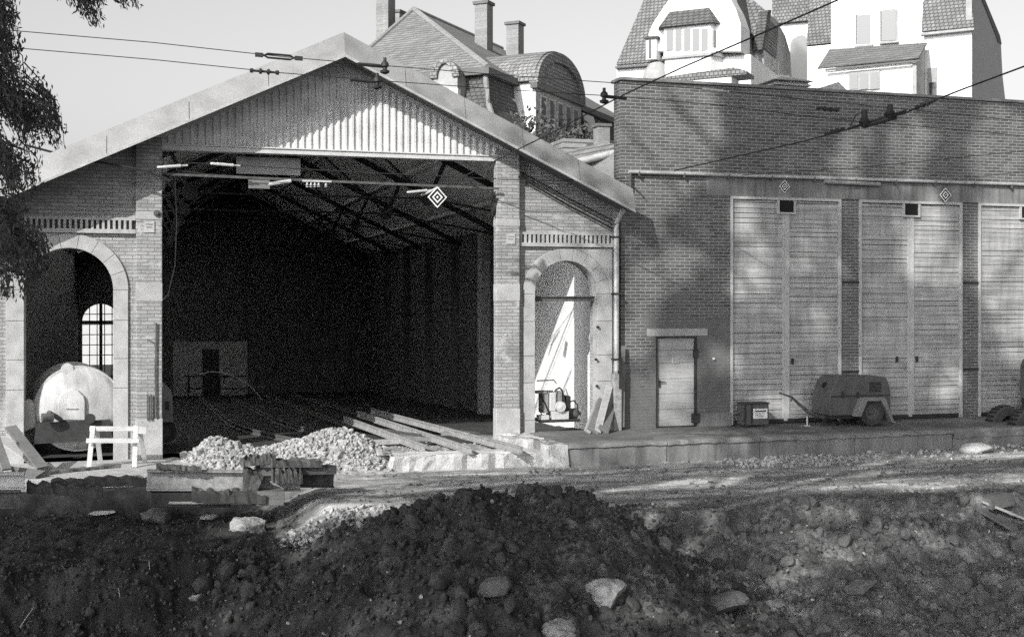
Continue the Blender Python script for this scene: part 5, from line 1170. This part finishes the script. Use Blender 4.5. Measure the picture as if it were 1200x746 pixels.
# right villa
vC = thing('white_villa', 'tall white villa with a tiled lean-to and a gable end greyed for shade at right', 'villa', plane_u(1080, 66)+Vector((0, 0, -3.5)))
F5 = Fac(1030, 66)
MB_(F5, [(974, -30), (1083, -38), (1083, 170), (974, 170)], 9, 'wall', 'plaster_white', vC)
for x0, x1, y0, y1, sty in ((1004, 1020, 17, 52, 0), (1033, 1050, 13, 48, 1)):
    fr = MB_(F5, [(x0-1.5, y1+2), (x0-1.5, y0), (x0+2, y0-1.5), (x1-2, y0-2.5), (x1+1.5, y0-1), (x1+1.5, y1)], .12, 'window', 'plaster_white' if sty == 0 else 'plaster_grey', vC, -.1)
    MB_(F5, [(x0, y1), (x0, y0+1), (x1, y0), (x1, y1-1)], .05, 'pane', 'glass_c', fr, -.13)
    MB_(F5, [(x0-2.5, y1+3.5), (x0-2.5, y1+1.5), (x1+2.5, y1-.5), (x1+2.5, y1+1.5)], .3, 'sill', 'plaster_grey', fr, -.3)
    MB_(F5, [(x0-1.5, y1), (x0-1.5, y0), (x0-.3, y0), (x0-.3, y1)], .2, 'reveal', 'soffit', fr, -.14)
# lean-to
F6 = Fac(1030, 61.5)
slope(F6, [(958, 80), (1076, 68.5)], [(972, 58), (1086, 50)], .3, 'lean_to_roof', 'tile_v', vC, -.2, 3.4)
MB_(F6, [(966, 84), (1074, 73), (1074, 170), (966, 170)], 4, 'lean_to_wall', 'plaster_white', vC, .15)
MB_(F6, [(967, 81), (1077, 70), (1077, 72), (967, 83)], .1, 'eaves', 'soffit', vC, -.25)
wn = MB_(F6, [(994, 106), (994, 84), (1031, 81), (1031, 104)], .12, 'window', 'plaster_grey', vC, .05)
for i in range(3): MB_(F6, [(996+12*i, 105), (996+12*i, 87.5-i), (1005+12*i, 86.5-i), (1005+12*i, 104)], .05, 'pane', 'glass_c', wn, .02)
c6 = F6.at(1074, 75); c6 = Vector((c6.x, c6.y, 0))+U*.15
side(c6, [(1074, 72), (1086, 52), (1098, 80), (1099, 170), (1074, 170)], .2, 'lean_to_side', 'plaster_grey', vC)  # lean-to side faces away from the sun, shade put into its colour
F7 = Fac(1110, 64)
MB_(F7, [(1083, 38), (1139, 31), (1139, 170), (1083, 170)], .4, 'front_wall', 'plaster_white', vC)
slope(F7, [(1080, 37), (1141, 31)], [(1082, -6), (1139, -14)], .3, 'mansard', 'tile_v', vC, -.15, .7)
MB_(F7, [(1079, 39), (1141.5, 32.5), (1141.5, 35), (1079, 41.5)], .35, 'eaves_gutter', 'plaster_grey', vC, -.35)
c7 = F7.at(1139, 60); c7 = Vector((c7.x, c7.y, 0))
side(c7, [(1139, -20), (1146, -14), (1156, 10), (1170, 42), (1173, 52), (1175, 90), (1179, 125), (1179, 170), (1139, 170)], .3, 'gable_end', 'plaster_grey', vC)  # the gable end's shade is put into the render colour
side(c7-Vv*.06, [(1145, -16), (1148, -16), (1172, 42), (1174, 52), (1170, 50), (1168, 43)], .3, 'verge_board', 'tile_d', vC)
wn = MB_(F7, [(1087, 118), (1087, 80), (1098, 79), (1098, 117)], .1, 'tall_window', 'plaster_grey', vC, -.08); MB_(F7, [(1089, 117), (1089, 97), (1097, 96), (1097, 116)], .05, 'pane', 'glass', wn, -.1)
# bright garden wall seen through the rear window of the shed
gw = MB().box(-9, 4, 41, 41.4, -1, 6).build('garden_wall', 'plaster_white'); tag(gw, 'sunlit white garden wall seen through the rear window of the shed', 'wall')

# ------------------------------------------------------------------ TREES
# gaps in the crowns, written where they let the sun through: facade coordinates (x, z) of the light patch, radii, tilt
def sc_(p): return (p.x-1.11*p.y, p.z+.9*p.y)
gaps = [(11.6, 7.0, 1.3, 1.6, 0), (11.2, 5.6, .5, .9, 0), (13.8, 3.6, .28, .75, .5), (15.4, 4.3, .25, .6, .6), (15.9, 2.7, .3, .5, .5), (16.2, 3.5, .2, .3, 0), (13.7, 5.1, .25, .5, .3), (18.6, 4.6, .55, 1.0, .3), (19.3, 3.8, .35, .5, .3), (17.9, 4.6, .2, .4, 0),
    (21.2, 4.4, .9, 1.5, .3), (21.9, 2.4, .9, 1.3, 0), (11.4, 3.5, .3, 1.0, 1.1), (11.0, .5, .35, .5, .5), (11.9, 1.1, .4, .3, 0), (10.9, 2.3, .2, .6, .6), (18.2, 6.5, .6, .8, .5), (21.0, 6.8, .8, .9, 0), (16.6, 6.6, .3, .6, .5), (13.0, 1.5, .4, .25, 0), (16.6, 1.4, .3, .2, 0), (14.5, .4, .6, .2, 0), (19.4, .8, .3, .4, 0)]
for px, py, rx, rz in ((900, 563, 1.6, .30), (985, 570, 1.1, .22), (830, 562, .5, .16), (1140, 566, 1.2, .3), (1190, 600, .8, .3), (760, 572, .5, .14), (845, 592, .9, .25), (960, 600, .6, .2), (1010, 545, .9, .16), (1150, 535, 1.5, .2),
    (870, 625, .5, .3), (935, 640, .6, .25), (985, 655, .5, .25), (910, 700, .35, .2), (940, 560, .5, .1), (640, 738, .7, .22), (560, 740, .5, .2), (480, 715, .35, .2), (760, 735, .4, .18), (720, 700, .25, .15), (390, 598, .7, .35), (300, 620, .3, .3), (330, 600, .5, .3), (480, 575, .4, .1), (1060, 625, .3, .2), (260, 730, .25, .15), (440, 600, .25, .15), (820, 640, .35, .3), (860, 650, .3, .3), (900, 625, .4, .2), (960, 665, .5, .25), (1010, 640, .4, .2), (700, 735, .5, .25), (590, 735, .4, .2), (430, 735, .4, .2), (520, 730, .3, .2), (790, 610, .5, .25), (1100, 650, .4, .2), (1170, 640, .4, .2), (880, 735, .3, .15), (400, 640, .2, .2), (350, 650, .2, .2)):
    X_, Z_g = sc_(hit(px, py)); gaps.append((X_, Z_g, rx*1.5, rz*1.5, 0))
def sunlit_gaps(C):
    X_ = C[:, 0]-1.11*C[:, 1]; Z_g = C[:, 2]+.9*C[:, 1]; keep = np.ones(len(C), bool)
    for gx_, gz_, rx, rz, tl in gaps:
        ct_, st_ = math.cos(tl), math.sin(tl); dx = X_-gx_; dz = Z_g-gz_; a = (dx*ct_-dz*st_)/(rx+.14); b = (dx*st_+dz*ct_)/(rz+.14)
        q_ = a*a+b*b; keep &= ~((q_ < 1.3) & (rng.random(len(C)) < np.clip(2.2-q_*1.3, 0, 1)))
    return keep
def leafcards(C, sz, name, mat, droop=.0, asp=.5):
    n = len(C); a = rng.normal(size=(n, 3)); a[:, 2] -= droop*np.abs(rng.normal(size=n))*2; a /= np.linalg.norm(a, axis=1)[:, None]
    b = np.cross(a, rng.normal(size=(n, 3))); b /= np.linalg.norm(b, axis=1)[:, None]
    s = sz*rng.uniform(.6, 1.3, n)[:, None]; nn = np.cross(a, b)
    V = np.stack([C-a*s*.5, C+b*s*asp*.5+nn*s*.08, C+a*s*.55, C-b*s*asp*.5+nn*s*.08], 1).reshape(-1, 3)
    return npmesh(name, V, np.arange(4*n).reshape(-1, 4), mat)
def tree(lab, base, crown, ax, nclump, per, lsz, trunk_r, seed, hole=()):
    r = np.random.default_rng(seed); base = Vector(base); cr = Vector(crown)
    t0 = thing('tree', lab, 'tree', base, 'tall trees beside the road')
    m = MB(); top = cr+Vector((0, 0, ax[2]*.3)); m.tube([base, base.lerp(top, .3)+Vector((.3, .1, 0)), base.lerp(top, .6)+Vector((-.2, .2, 0)), top], [trunk_r, trunk_r*.75, trunk_r*.5, trunk_r*.15], 12)
    tk_ = m.build('trunk', 'bark', t0); pts = []; lb = MB()
    for i in range(nclump):
        q_ = r.normal(size=3); q_ /= np.linalg.norm(q_); rad = r.uniform(.35, 1)**.6; c = np.array([cr.x, cr.y, cr.z])+q_*np.array(ax)*rad
        if any(np.hypot((c[0]-c[1]*1.11)-hx, (c[2]+c[1]*.9)-hz) < hr for hx, hz, hr in hole): continue
        pts.append(np.array(c)+r.normal(size=(per, 3))*np.array([.62, .62, .45]))
        if i % 3 == 0:
            st = base.lerp(top, .45+.5*r.random()); lb.tube([st, st.lerp(Vector(c), .5)+Vector((0, 0, .4)), Vector(c)], [trunk_r*.22, trunk_r*.12, .03], 6)
    lb.build('limb', 'bark', tk_)
    C = np.concatenate(pts); C = C[sunlit_gaps(C)]
    o = leafcards(C, lsz, 'crown', 'leaf'); setpar(o, t0); return t0
# (the shadow of a point (x,y,z) falls on the facade at (x-1.11y, z+.9y))
tree('very tall tree left of the road whose crown stands above the camera', (-6, -20.6, -.5), (-4.7, -20, 21.4), (6.0, 5.0, 6.3), 200, 130, .32, .55, 3)
tree('tall tree far back on the left, behind the camera', (-18, -32, -.5), (-17.0, -32, 19.6), (8.5, 5, 5.0), 190, 120, .36, .5, 5)
tree('tall tree behind the camera to the left of the road', (-10, -30, -.5), (-10.5, -31, 19.5), (6.5, 5, 4.2), 120, 120, .36, .45, 9)

tree('slimmer tree far back on the left', (-24, -32, -.5), (-22.8, -32, 17.4), (4.6, 4, 3.4), 110, 120, .34, .4, 13)

tree('broad low-crowned tree farthest behind the camera', (-25, -34, -.5), (-23.7, -34, 16.1), (4.8, 4, 3.3), 130, 120, .34, .4, 19)
tree('rounded tree farthest back on the left', (-30, -32, -.5), (-29.2, -32, 21.6), (3.4, 4, 1.9), 90, 120, .34, .4, 17)

# drooping tree at the left edge
t0 = thing('tree', 'drooping feathery tree whose dark branches hang in at the left edge', 'tree', (-4.2, -15.5, -.5))
m = MB(); m.tube([(-4.2, -15.5, -.5), (-4.1, -15.5, 2.5), (-3.8, -15.5, 5), (-3.4, -15.6, 8)], [.3, .25, .2, .1], 12); tk_ = m.build('trunk', 'bark', t0)
TY = -15.8
def q3(px, py, dy=0): return P(px, py, TY+dy)
sprays = []
targets = []
rt = np.random.default_rng(21)
# (px, py) end areas of the hanging sprays
for (px, py, n_, sx_, sy_) in ((8, 60, 26, 16, 34), (14, 130, 30, 18, 40), (30, 155, 22, 22, 16), (62, 150, 12, 12, 10), (20, 215, 30, 22, 26), (12, 285, 30, 18, 26), (30, 320, 18, 14, 14), (52, 318, 10, 9, 14), (5, 30, 12, 12, 14), (112, 2, 22, 24, 8), (150, 8, 8, 11, 5), (112, 26, 10, 9, 9), (98, 12, 8, 8, 8), (85, 0, 6, 8, 5), (35, 345, 5, 8, 6), (8, 345, 7, 7, 8), (70, 170, 4, 8, 7)):
    for i in range(int(n_*1.8)): targets.append((px+rt.normal()*sx_*.55, py+rt.normal()*sy_*.55, rt.normal()*.35))
lb = MB(); LC = []
for (px, py, dy) in targets:
    e = q3(px, py, dy)
    L_ = rt.uniform(.8, 1.5)
    if py < 45 and px > 60: st = e+Vector((-.25-.2*rt.random(), .1, .45+.3*rt.random()))
    else: st = e+Vector((-.12-.16*rt.random(), rt.normal()*.08, .26*L_))
    mid = st.lerp(e, .5)+Vector((.05, 0, .06)); lb.tube([st, mid, e], [.006, .004, .002], 4, False)
    for k in range(26):
        f = rt.random(); c = (st.lerp(mid, f*2) if f < .5 else mid.lerp(e, f*2-1)); LC.append(np.array(c)+rt.normal(size=3)*np.array([.026, .026, .02]))
# main branches
for (pts_) in ([(-3.9, -15.5, 4.8), (-2.4, -15.7, 5.2), q3(-5, 80), q3(30, 140), q3(52, 150)], [(-3.9, -15.5, 4.2), (-2.2, -15.7, 4.3), q3(-8, 190), q3(20, 225), q3(35, 250)], [(-4, -15.5, 3.4), (-2.3, -15.6, 3.9), q3(-10, 260), q3(15, 285), q3(40, 312)], [(-3.5, -15.6, 7), (-2, -15.7, 6.8), q3(30, -60), q3(85, -25), q3(140, 2)], [(-4, -15.5, 4.6), (-2.2, -15.9, 5.0), q3(-10, 20), q3(5, 40), q3(20, 60)]):
    lb.tube([Vector(p) for p in pts_], [.05, .032, .018, .009, .004], 6, False)
lb.build('limb', 'bark', tk_)
cr = np.array([-4.2, -15.3, 7.4]); extra = []
for i in range(70):
    q_ = rt.normal(size=3); q_ /= np.linalg.norm(q_); c = cr+q_*np.array([2.6, 3.2, 2.6])*rt.uniform(.3, 1)**.5
    dist = c[1]-CAM.y; lim = -.13*dist-.6
    if c[0] > lim and c[2] < 3+.30*dist: c[0] = lim-rt.random()
    extra.append(c+rt.normal(size=(110, 3))*.4)
o = leafcards(np.array(LC), .048, 'foliage', 'leaf', droop=1.2, asp=.32); setpar(o, t0)
E_ = np.concatenate(extra); E_ = E_[(E_[:, 0] < -.13*(E_[:, 1]-CAM.y)-.1) | (E_[:, 2] > 3.3+.27*(E_[:, 1]-CAM.y))]; E_ = E_[sunlit_gaps(E_)]
o = leafcards(E_, .2, 'crown', 'leaf', droop=.3); setpar(o, t0)
# climbing plants on the mansard roof
cp = []
for px, py, n_ in ((625, 155, 60), (640, 160, 70), (655, 168, 60), (675, 165, 130), (680, 178, 120), (690, 172, 90), (665, 180, 70), (612, 150, 30), (632, 170, 40), (695, 162, 30)):
    a_, z = PLN(px, py, W(0, -1.9, 0), U); c = W(a_, -1.9, z); cp.append(np.array(c)+rt.normal(size=(n_*3, 3))*np.array([.5, .4, .55]))
vt = thing('climbing_plant', 'leafy creeper growing up over the mansard roof', 'plant', tuple(W(8, -2.4, -.5)))
o = leafcards(np.concatenate(cp), .28, 'leaves', 'leaf_l'); setpar(o, vt)
m = MB()
for px in (640, 672, 688):
    a_, z = PLN(px, 160, W(0, -2.0, 0), U); m.tube([W(a_, -2.2, -.5), W(a_, -2.0, z*.6), W(a_+.3, -1.9, z)], [.1, .07, .03], 6)
m.build('stem', 'bark', vt)

# ------------------------------------------------------------------ light
AZ, EL = R(48), R(31)
sv = Vector((-math.sin(AZ)*math.cos(EL), -math.cos(AZ)*math.cos(EL), math.sin(EL)))
sd_ = bpy.data.lights.new('sun', 'SUN'); sd_.energy = 4.6; sd_.angle = R(.55); sd_.color = (1, .99, .975)
so_ = bpy.data.objects.new('sun', sd_); col.objects.link(so_); so_.rotation_euler = (-sv).to_track_quat('-Z', 'Y').to_euler()
w = bpy.data.worlds.new('World'); scene.world = w; w.use_nodes = True; t = w.node_tree; bg = t.nodes['Background']
sk = t.nodes.new('ShaderNodeTexSky'); sk.sky_type = 'NISHITA'; sk.sun_disc = False; sk.sun_elevation = EL; sk.sun_rotation = math.atan2(sv.x, sv.y)
sk.dust_density = 5.0; sk.air_density = 1.0
bw = t.nodes.new('ShaderNodeRGBToBW'); t.links.new(sk.outputs[0], bw.inputs[0]); 
tc_ = t.nodes.new('ShaderNodeTexCoord'); sp_ = t.nodes.new('ShaderNodeSeparateXYZ'); t.links.new(tc_.outputs['Generated'], sp_.inputs[0])
hz = t.nodes.new('ShaderNodeMapRange'); hz.interpolation_type = 'SMOOTHSTEP'; hz.inputs[1].default_value = .25; hz.inputs[2].default_value = .55; hz.inputs[3].default_value = 2.55; hz.inputs[4].default_value = .6
t.links.new(sp_.outputs[2], hz.inputs[0])          # bright haze low in the sky
t.links.new(mathn(t, 'MULTIPLY', bw.outputs[0], hz.outputs[0]), bg.inputs[0]); bg.inputs[1].default_value = .10
vs_ = scene.view_settings; vs_.view_transform = 'Standard'; vs_.look = 'None'; vs_.exposure = .2; vs_.gamma = 1
scene.render.engine = 'CYCLES'; scene.cycles.max_bounces = 8; scene.cycles.diffuse_bounces = 6; scene.cycles.use_denoising = False; scene.cycles.sample_clamp_indirect = 1.5
